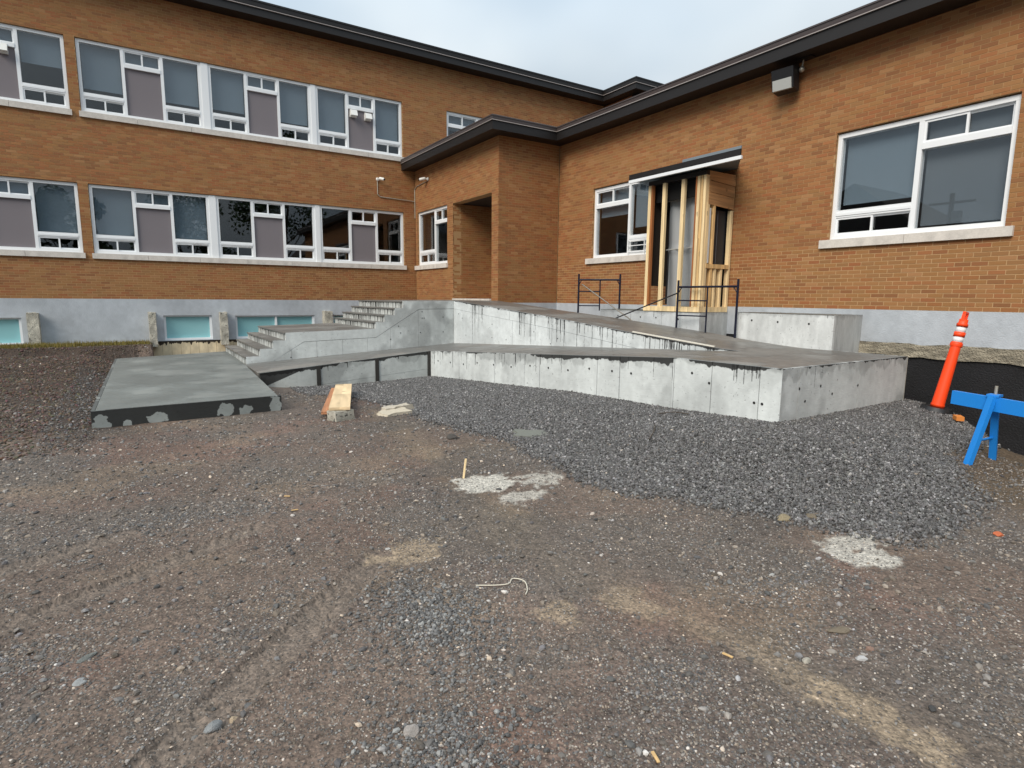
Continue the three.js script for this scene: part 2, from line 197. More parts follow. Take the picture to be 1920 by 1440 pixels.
// ------------------------------------------------------------------ brickwork
const BH = 0.0634, BL = 0.202, J = 0.0105;
const brickCols = ['#97653c', '#926139', '#956a3e', '#9a6a40', '#8d5c37', '#946238', '#91683f', '#99643c', '#8b5f3a', '#996d42', '#945d37', '#9f734a', '#875a36'];
const brickMats = brickCols.map(c => std(c, 0.82));
const brickLin = brickCols.map(c => new THREE.Color(c));
function inView(x, y, z) { const v = new THREE.Vector3(x, y, z).project(camera); return v.z < 1 && Math.abs(v.x) < 1 && Math.abs(v.y) < 1; }
function layBricks(f, u0, u1, y0, y1, openings, seed, skip) {
  const r = rng(seed), out = []; let row = 0;
  for (let y = y0; y < y1 - 0.02; y += BH, row++) {
    const ya = y + J / 2, yb = Math.min(y + BH - J / 2, y1 - 0.003);
    for (let u = u0 - BL + (row % 2 ? BL / 2 : 0) + ((row * 7) % 5) * 0.004; u < u1; u += BL) {
      let segs = [[Math.max(u + J / 2, u0), Math.min(u + BL - J / 2, u1)]];
      for (const [a, b, c, d] of openings) if (yb > c && ya < d) segs = segs.flatMap(([p, q, t, w]) => { if (q <= a || p >= b) return [[p, q, t, w]]; const o = [[p, Math.min(q, a), t, w], [Math.max(p, b), q, t, w]].filter(s => s[1] > s[0]); const m0 = Math.max(p, a), m1 = Math.min(q, b); if (yb - d > 0.012) o.push([m0, m1, d + 0.002, yb]); if (c - ya > 0.012) o.push([m0, m1, ya, c - 0.002]); return o; });
      for (const [p, q, t0, t1] of segs) if (q - p > 0.018 && !(skip && skip((p + q) / 2, ya))) {
        const low = ss(0.62, 0.3, fbm(u * 0.35 + seed, y * 0.6, 3, 411)); let ci = Math.floor(r() * brickCols.length); if (r() < low * 0.4) ci = [2, 6, 9][Math.floor(r() * 3)];
        out.push({ b: FB(f, p, q, t0 ?? ya, t1 ?? yb, -0.03, (r() - 0.5) * 0.002), ci, k: 0.94 + 0.12 * r() });
      }
    }
  }
  return out;
}
function brickWall(parent, list, individuals) {
  const cam = camera.position; for (const k of list) { const c = k.c = [(k.b[0] + k.b[1]) / 2, (k.b[2] + k.b[3]) / 2, (k.b[4] + k.b[5]) / 2]; k.d = Math.hypot(c[0] - cam.x, c[1] - cam.y, c[2] - cam.z); }
  const wall = grp('brickwork', parent); let rest = list;
  if (individuals) { const vis = list.filter(k => inView(...k.c)).sort((a, b) => a.d - b.d).slice(0, individuals); const s = new Set(vis); rest = list.filter(k => !s.has(k)); for (const k of vis) unitBox('brick', brickMats[k.ci], wall, ...k.b); }
  const im = new THREE.InstancedMesh(unit, std(0xffffff, 0.82), rest.length); const m4 = new THREE.Matrix4(), col = new THREE.Color();
  rest.forEach((k, i) => { m4.makeScale(k.b[1] - k.b[0], k.b[3] - k.b[2], k.b[5] - k.b[4]); m4.setPosition(...k.c); im.setMatrixAt(i, m4); im.setColorAt(i, col.copy(brickLin[k.ci]).multiplyScalar(k.k)); });
  im.name = 'brick_courses'; im.userData.kind = 'stuff'; im.castShadow = im.receiveShadow = true; wall.add(im); return wall;
}
function wallSheets(f, u0, u1, y0, y1, openings, d0, d1) { // solid wall cut round its openings
  openings = openings.filter(o => o[2] < y1 - 1e-6 && o[3] > y0 + 1e-6);
  const us = [...new Set([u0, u1, ...openings.flatMap(o => [o[0], o[1]])])].filter(u => u >= u0 && u <= u1).sort((a, b) => a - b), out = [];
  for (let i = 0; i < us.length - 1; i++) { const a = us[i], b = us[i + 1], m = (a + b) / 2; const os = openings.filter(o => o[0] < m && o[1] > m).sort((p, q) => p[2] - q[2]); let y = y0; for (const o of os) { if (o[2] > y) out.push(fbox(f, a, b, y, Math.min(o[2], y1), d0, d1)); y = Math.max(y, o[3]); } if (y < y1) out.push(fbox(f, a, b, y, y1, d0, d1)); }
  return out;
}

// ------------------------------------------------------------------ windows
const HB = { bar: 0.08, slide: 0.36, rail: 0.48, top: 1.71 };   // heights above the sill top
function pane(parent, f, u0, u1, y0, y1, d) { return fpart('pane', M.glass, parent, f, u0, u1, y0, y1, d - 0.003, d + 0.003); }
function sliders(fr, parent, f, u0, u1, y0, y1, split = 0.5) {
  const m = mix(u0, u1, split), s = 0.032;
  for (const [a, b, d] of [[u0, m + 0.02, -0.085], [m - 0.02, u1, -0.115]]) { fr.push(fbox(f, a, a + s, y0, y1, d - 0.014, d + 0.014), fbox(f, b - s, b, y0, y1, d - 0.014, d + 0.014), fbox(f, a + s, b - s, y0, y0 + s, d - 0.014, d + 0.014), fbox(f, a + s, b - s, y1 - s, y1, d - 0.014, d + 0.014)); pane(parent, f, a + s - 0.004, b - s + 0.004, y0 + s - 0.004, y1 - s + 0.004, d); }
}
function windowGroup(bld, f, u0, cols, y, label) { // cols: [type, width, blind drop (0..1 or null), slider split]
  const w = grp('window', bld); if (label) w.userData.label = label; const fr = []; const mu = 0.07, D0 = -0.17, D1 = -0.055; let u = u0; const end = u0 + cols.reduce((s, c) => s + c[1], 0);
  const top = y + HB.top;
  fr.push(fbox(f, u0, end, y, y + HB.bar, D0, D1), fbox(f, u0, end, top - 0.07, top, D0, D1));
  cols.forEach(([t, cw, drop, split, bm], i) => {
    const a = u + (i ? mu / 2 : mu), b = u + cw - (i < cols.length - 1 ? mu / 2 : mu);
    fr.push(fbox(f, i ? u - mu / 2 : u, a, y + HB.bar, top - 0.07, D0, D1 - 0.002)); if (i === cols.length - 1) fr.push(fbox(f, b, u + cw, y + HB.bar, top - 0.07, D0, D1 - 0.002));
    if (t === 'P') { fr.push(fbox(f, a, b, y + HB.slide, y + HB.rail, D0, D1 - 0.004)); fr.push(fbox(f, a, b, y + HB.slide + 0.03, y + HB.rail - 0.045, D1 - 0.004, D1 + 0.008)); pane(w, f, a - 0.005, b + 0.005, y + HB.rail - 0.005, top - 0.065, -0.1); sliders(fr, w, f, a, b, y + HB.bar, y + HB.slide, split); }
    else { fr.push(fbox(f, a, b, top - 0.48, top - 0.39, D0, D1 + 0.012)); sliders(fr, w, f, a, b, top - 0.39, top - 0.07, 0.5); if (t === 'S') fpart('panel', M.panel, w, f, a, b, y + HB.bar, top - 0.48, -0.12, -0.1); else pane(w, f, a - 0.005, b + 0.005, y + HB.bar - 0.005, top - 0.475, -0.1); }
    if (drop) { const yb = mix(top - 0.07, y + HB.bar, drop); fpart('blind', bm || M.blind, w, f, a + 0.01, b - 0.01, yb, top - 0.02, -0.235, -0.23); }
    u += cw;
  });
  part('frame', fr, M.frame, w); return w;
}
function sillRun(bld, f, u0, u1, y, n) { for (let i = 0; i < n; i++) { const a = mix(u0, u1, i / n), b = mix(u0, u1, (i + 1) / n); const m = part('sill_stone', fbox(f, a + 0.003, b - 0.003, y - 0.135, y, -0.17, 0.055), M.sill, bld); } }
function roomBox(bld, x0, x1, y0, y1, z0, z1, open) { const t = 0.12, w = []; w.push(box(x0, x1, y0 - t, y0, z0, z1), box(x0, x1, y1, y1 + t, z0, z1)); if (open !== '-x') w.push(box(x0 - t, x0, y0 - t, y1 + t, z0, z1)); w.push(box(x1, x1 + t, y0 - t, y1 + t, z0, z1)); w.push(box(x0 - t, x1 + t, y0 - t, y1 + t, z0 - t, z0)); if (open !== '+z') w.push(box(x0 - t, x1 + t, y0 - t, y1 + t, z1, z1 + t)); return part('room_shell', w, M.room, bld); }

// ------------------------------------------------------------------ two-storey wing (wall A)
{
  const b = thing('school_wing', 'two-storey tan brick wing with two rows of white windows and grey stucco base', 'building');
  const up = 3.44, S0 = 2.725, ops = [];
  for (const y of [0, up]) ops.push([-0.79, 7.67, S0 - 0.135 + y, S0 + HB.top + 0.01 + y], [-6.95, -1.0, S0 - 0.135 + y, S0 + HB.top + 0.01 + y]);
  ops.push([9.25, 11.7, S0 - 0.135 + up, S0 + HB.top + 0.01 + up]);
  const base = 1.57, topY = 9.22, x0 = -9.6, x1 = 16.2;
  brickWall(b, layBricks(fA, x0, x1, base, topY, ops, 11, (u, y) => (u > 8.3 && y < 6.0) || u < -9.5), 300);
  part('wall_core', wallSheets(fA, x0, x1, base, 2.59, ops, -0.27, -0.004), M.mortar, b); part('wall_core', wallSheets(fA, x0, x1, 2.59, topY, ops, -0.27, -0.004), M.mortarOld, b);
  part('end_wall', [box(x0 - 0.25, x0, -0.4, topY, -27, -18.65), box(16.16, 16.4, 5.9, topY, -18.65, -16.9), box(16.16, 30, 5.9, topY, -17.1, -16.9)], brickMats[1], b);
  // stucco base with basement windows
  const bops = [[0.63, 1.81, 0.45, 1.13], [2.42, 4.66, 0.45, 1.11], [5.22, 7.4, 0.45, 1.11], [-4.6, -2.38, 0.43, 1.1]];
  part('stucco_base', wallSheets(fA, x0, 8.4, 0.43, base, bops, -0.27, 0.012), M.stucco, b);
  part('foundation', fbox(fA, x0, 8.4, -0.6, 0.43, -0.27, -0.01), M.beige, b);
  for (const [a, c, y0, y1] of bops) {
    const w = grp('basement_window', b), n = c - a > 1.5 ? 2 : 1, fr = [fbox(fA, a, c, y0, y0 + 0.05, -0.2, -0.02), fbox(fA, a, c, y1 - 0.04, y1, -0.2, -0.05)];
    for (let i = 0; i <= n; i++) { const u = mix(a, c - 0.055, i / n); fr.push(fbox(fA, u, u + 0.055, y0 + 0.05, y1 - 0.04, -0.2, -0.04)); }
    part('frame', fr, M.frame, w);
    for (let i = 0; i < n; i++) { const u = mix(a, c - 0.055, i / n) + 0.055, v = mix(a, c - 0.055, (i + 1) / n); fpart('pane', M.film, w, fA, u, v, y0 + 0.05, y1 - 0.04, -0.13, -0.12); }
  }
  for (const [a, c, y0, y1] of [[-2.25, -2.02, 0.3, 1.22], [0.28, 0.45, 0.3, 1.22], [2.0, 2.19, 0.3, 1.22], [4.9, 5.15, 0.3, 1.24]]) {
    const g = new THREE.BoxGeometry(c - a, y1 - y0, 0.24, 4, 14, 4); const p = g.attributes.position; for (let i = 0; i < p.count; i++) { const x = p.getX(i), y = p.getY(i), z = p.getZ(i); const k = 0.02; p.setXYZ(i, x + k * (vn(y * 14 + a * 9, z * 20, 3) - 0.5), y + (y > 0.44 ? 0.05 * (vn(x * 25 + a, z * 20, 5) - 0.6) : 0), z + k * (vn(x * 20, y * 14 + a * 5, 7) - 0.5)); }
    g.computeVertexNormals(); part('concrete_stub', metreUV(g.translate((a + c) / 2, (y0 + y1) / 2, -18.65 + 0.13)), M.stub ??= new THREE.MeshStandardMaterial({ roughness: 0.95, bumpMap: grainBump, bumpScale: 0.012, map: tex(256, 256, (u, v) => { const k = 0.7 + 0.45 * fbm(u * 9, v * 9, 5, 51, 9); const h = vn(u * 40, v * 40, 53, 40) > 0.87 ? 0.55 : 1; return [196 * k * h, 192 * k * h, 178 * k * h]; }, true, 1, 1) }), b);
  }
  // window bands: three groups of pane / slider-over-panel / pane
  const G = (u, y, d1, d2, label) => windowGroup(b, fA, u, [['P', 0.94, d1, 0.52], ['S', 0.86, d1 ? 0.2 : null], ['P', 0.91, d2, 0.5]], y, label);
  for (const [y, drops] of [[S0, [[0.75, 0.75], [null, null], [null, null]]], [S0 + up, [[0.66, 0.67], [0.66, 0.69], [0.72, 0.75]]]]) {
    [-0.78, 2.10, 4.95].forEach((u, i) => G(u, y, ...drops[i]));
    for (const u of [1.93, 4.81]) part('mullion', fbox(fA, u, u === 1.93 ? 2.10 : 4.95, y, y + HB.top, -0.17, -0.03), M.frame, b);
    sillRun(b, fA, -0.83, 7.72, y, 7);
    [-3.72, -6.6].forEach((u, i) => G(u, y, y > 4 ? 0.4 : 0.75, y > 4 ? 0.42 : 0.75));
    part('mullion', fbox(fA, -3.89, -3.72, y, y + HB.top, -0.17, -0.03), M.frame, b);
    sillRun(b, fA, -6.95, -0.965, y, 5);
  }
  windowGroup(b, fA, 9.26, [['T', 1.2, 0.3], ['P', 1.22, 0.8]], S0 + up); sillRun(b, fA, 9.2, 11.75, S0 + up, 2);
  // vent hoods on the spandrel panels
  for (const [u, y] of [[5.98, 7.16], [6.44, 7.13], [-2.28, 7.22]]) { const v = grp('vent_hood', b); part('duct_plate', fbox(fA, u, u + 0.2, y, y + 0.22, -0.1, -0.03), M.whitePlastic, v); part('hood', hexa([[u, y + 0.03, -18.55], [u + 0.2, y + 0.03, -18.55], [u + 0.2, y + 0.2, -18.62], [u, y + 0.2, -18.62]], [[u, y + 0.03, -18.68], [u + 0.2, y + 0.03, -18.68], [u + 0.2, y + 0.2, -18.68], [u, y + 0.2, -18.68]], [[0, 0], [1, 0], [1, 1], [0, 1]]), M.whitePlastic, v); }
  // eaves
  const path = [[-9.9, -18.65], [16.16, -18.65], [16.16, -16.9], [30, -16.9]];
  part('drip_edge', sweep([[0.452, 9.392], [0.492, 9.392], [0.487, 9.41], [0.452, 9.41]], path), M.dripHighlight, b);
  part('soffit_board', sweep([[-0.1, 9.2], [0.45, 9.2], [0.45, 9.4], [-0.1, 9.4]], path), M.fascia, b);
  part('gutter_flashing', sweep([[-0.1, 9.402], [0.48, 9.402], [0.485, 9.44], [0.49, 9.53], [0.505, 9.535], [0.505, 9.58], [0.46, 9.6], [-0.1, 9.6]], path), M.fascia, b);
  part('roof', [box(-9.9, 30, 9.4, 9.58, -27, -18.72), box(16.3, 30, 9.4, 9.58, -18.72, -17)], M.roofTop, b);
  roomBox(b, -9.5, 8.0, 1.65, 5.0, -24.5, -18.92, '+z'); roomBox(b, -9.5, 12.5, 5.3, 9.0, -24.5, -18.92, '+z');
}

// ------------------------------------------------------------------ single-storey wing (wall B)
{
  const b = thing('school_wing', 'single-storey tan brick wing with a large white window above the concrete ramp', 'building');
  const S0 = 2.72, ops = [[-5.69, -3.27, S0 - 0.135, 4.45], [-11.85, -9.41, S0 - 0.135, 4.45], [-8.85, -7.75, 1.5, 3.95]], base = 1.57, z0 = -13.3, z1 = 4;
  brickWall(b, layBricks(fB, z0, z1, base, 5.84, ops, 23), 300);
  part('wall_core', wallSheets(fB, z0, z1, base, 2.59, ops, -0.27, -0.004), M.mortar, b); part('wall_core', wallSheets(fB, z0, z1, 2.59, 5.84, ops, -0.27, -0.004), M.mortarOld, b);
  part('end_wall', box(10, 22, -1.3, 5.9, 4, 4.25), brickMats[2], b);
  part('stucco_base', fbox(fB, z0, z1, 1.03, base, -0.27, 0.012), M.stucco, b);
  { // ragged strip of old masonry under the stucco
    const g = new THREE.PlaneGeometry(9.5, 0.2, 190, 8), p = g.attributes.position; for (let i = 0; i < p.count; i++) { const x = p.getX(i), y = p.getY(i); p.setXYZ(i, x, y + (Math.abs(y) > 0.08 ? 0.05 * (fbm(x * 3 + 40, y > 0 ? 1 : 5, 4, 61) - 0.5) : 0), 0.035 * fbm(x * 6, y * 14, 4, 63)); } g.rotateY(-Math.PI / 2).translate(9.985, 0.965, -0.75 + 0); g.computeVertexNormals(); part('old_masonry_strip', metreUV(g), M.oldStone, b);
  }
  part('foundation', fbox(fB, z0, z1, -1.6, 1.03, -0.27, -0.004), M.black, b);
  windowGroup(b, fB, -5.69, [['P', 1.24, 0.68, 0.5], ['T', 1.18, 0.97, 0.5, M.blindGrey]], S0, 'wide white window with blinds drawn, beside the wall light'); sillRun(b, fB, -5.82, -3.16, S0, 2);
  windowGroup(b, fB, -11.85, [['T', 1.26, 0.4, 0.5], ['P', 1.18, 0.62, 0.5]], S0, 'white window half hidden by the timber bay'); sillRun(b, fB, -12.05, -9.3, S0, 2);
  const path = [[10, -12.822], [10, 4.4]];
  part('soffit_board', sweep([[-0.1, 5.775], [0.46, 5.755], [0.46, 5.965], [-0.1, 5.965]], path), M.fascia, b);  // dark fascia, blackened further to hold the shade under the overhang
  part('gutter_flashing', sweep([[-0.1, 5.967], [0.475, 5.967], [0.48, 6.0], [0.485, 6.05], [0.5, 6.055], [0.5, 6.08], [0.46, 6.095], [-0.1, 6.095]], path), M.flashing, b);
  part('drip_edge', sweep([[0.462, 5.958], [0.49, 5.958], [0.484, 5.974], [0.462, 5.974]], path), M.dripHighlight, b);  // paler bead: highlight along the flashing is put into its colour
  part('roof', box(10.05, 24, 5.9, 6.06, -18.6, 4.4), M.roofTop, b);
  roomBox(b, 10.27, 15, 1.5, 5.5, -13, 0.5, '-x');
  { const w = grp('window_guard', b), y = 2.79; for (const yy of [0.02, 0.15, 0.27]) part('bar', fbox(fB, -10.55, -9.5, y + yy, y + yy + 0.018, -0.03, -0.012), M.frame, w); for (const u of [-10.56, -10.03, -9.5]) part('bar', fbox(fB, u, u + 0.018, y - 0.02, y + 0.3, -0.034, -0.014), M.frame, w); }
}
// ------------------------------------------------------------------ entrance vestibule
{
  const b = thing('entrance_vestibule', 'brick entrance block with open dark doorway between the two wings', 'building'); const S0 = 2.725;
  const ops = [[-18.45, -16.26, S0 - 0.135, 4.44], [-15.87, -13.64, 1.3, 4.42]];
  brickWall(b, [...layBricks(fV, -18.6, -13.303, 1.57, 5.84, ops, 31), ...layBricks(fW, 8.063, 9.97, 1.57, 5.84, [], 37), ...layBricks({ k: 'A', o: -15.87 }, 8.068, 9.7, 1.66, 4.42, [], 41)], 0);
  part('wall_core', [...wallSheets(fV, -18.6, -13.306, 1.0, 5.84, ops, -0.27, -0.004), fbox(fW, 8.34, 9.99, 1.0, 5.84, -0.27, -0.004), box(8.068, 9.75, 1.0, 4.42, -16.1, -15.875), box(9.7, 9.9, 1.0, 5.84, -15.87, -13.57)], M.mortarOld, b);
  part('stucco_base', [fbox(fW, 8.05, 10.0, 0.9, 1.57, -0.2, 0.012)], M.stucco, b);
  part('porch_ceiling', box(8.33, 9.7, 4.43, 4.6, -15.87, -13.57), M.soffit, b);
    part('threshold', box(8.0, 9.7, 1.5, 1.665, -15.84, -13.66), M.sill, b);
  const d = grp('door', b); part('leaf', box(9.63, 9.68, 1.67, 3.9, -15.3, -14.2), M.roomDark, d); part('handle', box(9.59, 9.63, 2.6, 2.75, -14.35, -14.31), M.galv, d);
  windowGroup(b, fV, -18.45, [['P', 1.22, null, 0.5], ['T', 0.97, null]], S0); sillRun(b, fV, -18.62, -16.22, S0, 2);
  const path = [[8.06, -18.64], [8.06, -13.3], [10.0, -13.3], [10.0, -12.82]];
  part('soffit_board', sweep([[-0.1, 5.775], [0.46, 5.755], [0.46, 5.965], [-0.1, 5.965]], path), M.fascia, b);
  part('gutter_flashing', sweep([[-0.1, 5.967], [0.475, 5.967], [0.48, 6.0], [0.485, 6.05], [0.5, 6.055], [0.5, 6.08], [0.46, 6.095], [-0.1, 6.095]], path), M.flashing, b);
  part('drip_edge', sweep([[0.462, 5.958], [0.49, 5.958], [0.484, 5.974], [0.462, 5.974]], path), M.dripHighlight, b);
  part('roof', box(8.1, 10.05, 5.9, 6.05, -18.6, -13.35), M.roofTop, b);
  roomBox(b, 8.34, 9.85, 1.6, 5.4, -18.55, -16.12, '-x');
}

// ------------------------------------------------------------------ concrete
function concreteTex(L, H, o) { // formed concrete face: v = 1 at the top edge; damp fringe and runs with their own outlines
  const ppm = Math.min(150, 1400 / L), w = Math.round(L * ppm), h = Math.max(48, Math.round(H * ppm * 1.2)), r = rng(o.seed), runs = [];
  for (let i = 0; i < (o.runs ?? 10) * L; i++) { let u = r() * L; if (o.runsAt) { const [a, b] = o.runsAt[Math.floor(r() * o.runsAt.length)]; u = mix(a, b, r()); } runs.push([u, (0.004 + 0.012 * r() * r()) * (o.runW ?? 1), (o.runLen ?? 0.25) * (0.2 + r() * r() * 1.6), 0.45 + 0.5 * r()]); }
  const base = (o.base ?? [198, 200, 199]).map((c, i) => c * [1.02, 1.035, 1.04][i]);
  return tex(w, h, (uu, vv) => {
    const u = uu * L, d = (1 - vv) * H, s = o.seed; const n = fbm(u * 2.2, d * 2.2, 4, s + 1), f = fbm(u * 16, d * 16, 3, s + 2);
    let k = 0.86 + 0.16 * n + 0.09 * f; const grey = ss(0.5, 0.62, fbm(u * 1.6 + 7, d * 1.2, 4, s + 3)) * (o.blotch ?? 0.5); k *= 1 - 0.14 * grey;
    if (vn(u * 55, d * 55, s + 4) > 0.95) k *= 0.72;
    k *= 0.965 + 0.06 * fbm(u * 14, d * 1.6, 3, s + 12);
    const damp = (o.damp ?? 0.1) * 2.6 * Math.max(0, fbm(u * 3.3, 3, 3, s + 5) - 0.3) + 0.12 * (o.damp ?? 0.1) * 10 * (fbm(u * 17, d * 2, 4, s + 6) - 0.5); k *= 1 - 0.13 * ss(0.035, -0.01, d - damp) * (0.5 + 0.9 * fbm(u * 9, d * 5, 3, s + 13));
    const wet = (o.wet ?? 0.05) * Math.max(0, fbm(u * 1.3, 8, 3, s + 7) * 2.6 - 0.75) + (o.wet ? 0.09 * Math.max(0, fbm(u * 11, 2, 3, s + 8) - 0.5) : 0) - 0.005; k *= 1 - 0.7 * ss(0.008, -0.002, d - wet - 0.02 * (fbm(u * 40, d * 12, 2, s + 14) - 0.5));
    for (const [ru, rw, rl, ra] of runs) { const x = Math.abs(u - ru + 0.006 * (vn(d * 20, ru * 50, s) - 0.5)); if (x < rw * 1.3 && d < rl) { const q = x / (rw * (0.55 + 0.45 * (1 - d / rl)) * (0.7 + 0.6 * vn(d * 30, ru * 9, s + 9))); if (q < 1) k *= 1 - ra * 0.75 * ss(1, 0.6, q); } }
    if (o.extra) k *= o.extra(u, d, n, f);
    return base.map(c => c * k);
  });
}
const cmat = (t, rough = 0.85) => new THREE.MeshStandardMaterial({ map: t, roughness: rough, bumpMap: grainBump, bumpScale: 0.0015 });
// a face of cast panels along P -> Q (plan), outward normal to the left of travel seen from above when side = 1
function castFace(parent, P, Q, side, top, bot, splits, mat, H, thick = 0.05, opt = {}) {
  const L = Math.hypot(Q[0] - P[0], Q[1] - P[1]), dx = (Q[0] - P[0]) / L, dz = (Q[1] - P[1]) / L, nx = -dz * side, nz = dx * side;
  const pt = (s, y, d) => [P[0] + dx * s + nx * d, y, P[1] + dz * s + nz * d]; const sp = [0, ...splits, L], g = opt.gap ?? 0.009;
  for (let i = 0; i < sp.length - 1; i++) { const a = sp[i] + (i ? g / 2 : 0), b = sp[i + 1] - (i < sp.length - 2 ? g / 2 : 0); const n = Math.max(1, Math.ceil((b - a) / 0.8)), gs = [];
    const pr = (opt.proud ?? 0) * (h2(i, 3, 71) - 0.5);
    for (let k = 0; k < n; k++) { const s0 = mix(a, b, k / n), s1 = mix(a, b, (k + 1) / n); gs.push(hexa([pt(s0, bot(s0), pr), pt(s1, bot(s1), pr), pt(s1, top(s1), pr), pt(s0, top(s0), pr)], [pt(s0, bot(s0), -thick), pt(s1, bot(s1), -thick), pt(s1, top(s1), -thick), pt(s0, top(s0), -thick)], [[s0 / L, 1 - (opt.full(s0) - bot(s0)) / H], [s1 / L, 1 - (opt.full(s1) - bot(s1)) / H], [s1 / L, 1 - (opt.full(s1) - top(s1)) / H], [s0 / L, 1 - (opt.full(s0) - top(s0)) / H]])); }
    part(opt.name ?? 'wall_panel', gs, mat, parent); }
  return { pt, L, n: [nx, nz] };
}
const holeShade = std(0x161514, 0.9);  // flat dark discs: the shade inside each tie hole is painted
function tieHoles(parent, face, list, r = 0.017) { for (const [s, y] of list) { const [x, , z] = face.pt(s, y, 0.006); const g = new THREE.CircleGeometry(r, 9); g.lookAt(new THREE.Vector3(face.n[0], 0, face.n[1])); const m = part('tie_hole', g, holeShade, parent); m.position.set(x, y, z); } }
function topTex(seed, dark, light, wetness) { return { map: tex(768, 768, (u, v) => { const n = fbm(u * 8, v * 8, 5, seed, 8), f = fbm(u * 60, v * 60, 2, seed + 1, 60); const dry = ss(0.52, 0.64, fbm(u * 6 + 3, v * 6, 5, seed + 2, 6)); const k = 0.84 + 0.24 * n + 0.08 * f; return dark.map((c, i) => mix(c, light[i], dry * 0.45) * k); }, true, 0.22, 0.22), rough: tex(512, 512, (u, v) => { const dry = ss(0.5, 0.62, fbm(u * 6 + 3, v * 6, 5, seed + 2, 6)); return 255 * cl(mix(0.2, 0.75, dry * 0.8) + wetness + 0.2 * fbm(u * 30, v * 30, 3, seed + 5, 30)); }, false, 0.22, 0.22) }; }
const tW = topTex(501, [106, 104, 100], [142, 137, 130], 0.08), tS = topTex(521, [112, 116, 113], [132, 132, 127], 0.16);
M.wetTop = new THREE.MeshStandardMaterial({ map: tW.map, roughnessMap: tW.rough, roughness: 1, bumpMap: grainBump, bumpScale: 0.001 });
M.padTop = new THREE.MeshStandardMaterial({ map: tS.map, roughnessMap: tS.rough, roughness: 1, bumpMap: grainBump, bumpScale: 0.001 });
M.core = std(0x77766f, 0.9);
const cI = [6.6, -12.97], cM = [7.665, -5.565], cc = [5.19, -11.3], cK = [5.99, -5.36], cN = [6.115, -3.87], cR = [9.18, -3.93], LY = 0.932;
const shr = (p, q, t) => [mix(p[0], q[0], t), mix(p[1], q[1], t)];
{ // pad at the foot of the stairs
  const b = thing('concrete_pad', 'low grey concrete pad with blotched dark front edge at the foot of the stairs', 'concrete pad');
  const F = [[-0.54, -8.51], [1.65, -8.6], [1.78, -11.3], [1.86, -12.99], [1.9, -16.2], [-0.45, -15.35]], Y = 0.302;
  part('pad_top', prism([[-0.495, -8.556, Y], [1.608, -8.645, Y], ...F.slice(2, 5).map(p => [p[0] - 0.05, p[1], Y]), [-0.41, -15.35, Y]], -0.1), M.padTop, b);
  const patches = [[0.09, 0.19, 0.1, 0.14], [0.36, 0.19, 0.05, 0.06], [0.7, 0.16, 0.12, 0.07], [1.48, 0.14, 0.11, 0.1], [1.72, 0.17, 0.085, 0.075], [2.12, 0.13, 0.08, 0.15]];
  const t = concreteTex(2.2, 0.3, { seed: 601, wet: 0, damp: 0, runs: 0, base: [150, 154, 151], extra: (u, d, n, f) => { for (const [a, c, rx, ry] of patches) if (Math.hypot((u - a) / rx, (d - c) / ry) + 0.9 * (f - 0.5) + 0.6 * (n - 0.5) < 0.95) return 1; return 0.3; } });
  castFace(b, F[0], F[1], 1, () => Y, () => -0.05, [], cmat(t, 0.7), 0.3, 0.045, { full: () => Y, name: 'front_face' });
  castFace(b, [-0.45, -15.35], [-0.54, -8.555], 1, () => Y, () => -0.05, [], cmat(concreteTex(6.8, 0.35, { seed: 611, wet: 0.1, damp: 0.2, runs: 3, base: [140, 142, 138] })), 0.35, 0.04, { full: () => Y, name: 'side_face' });
}
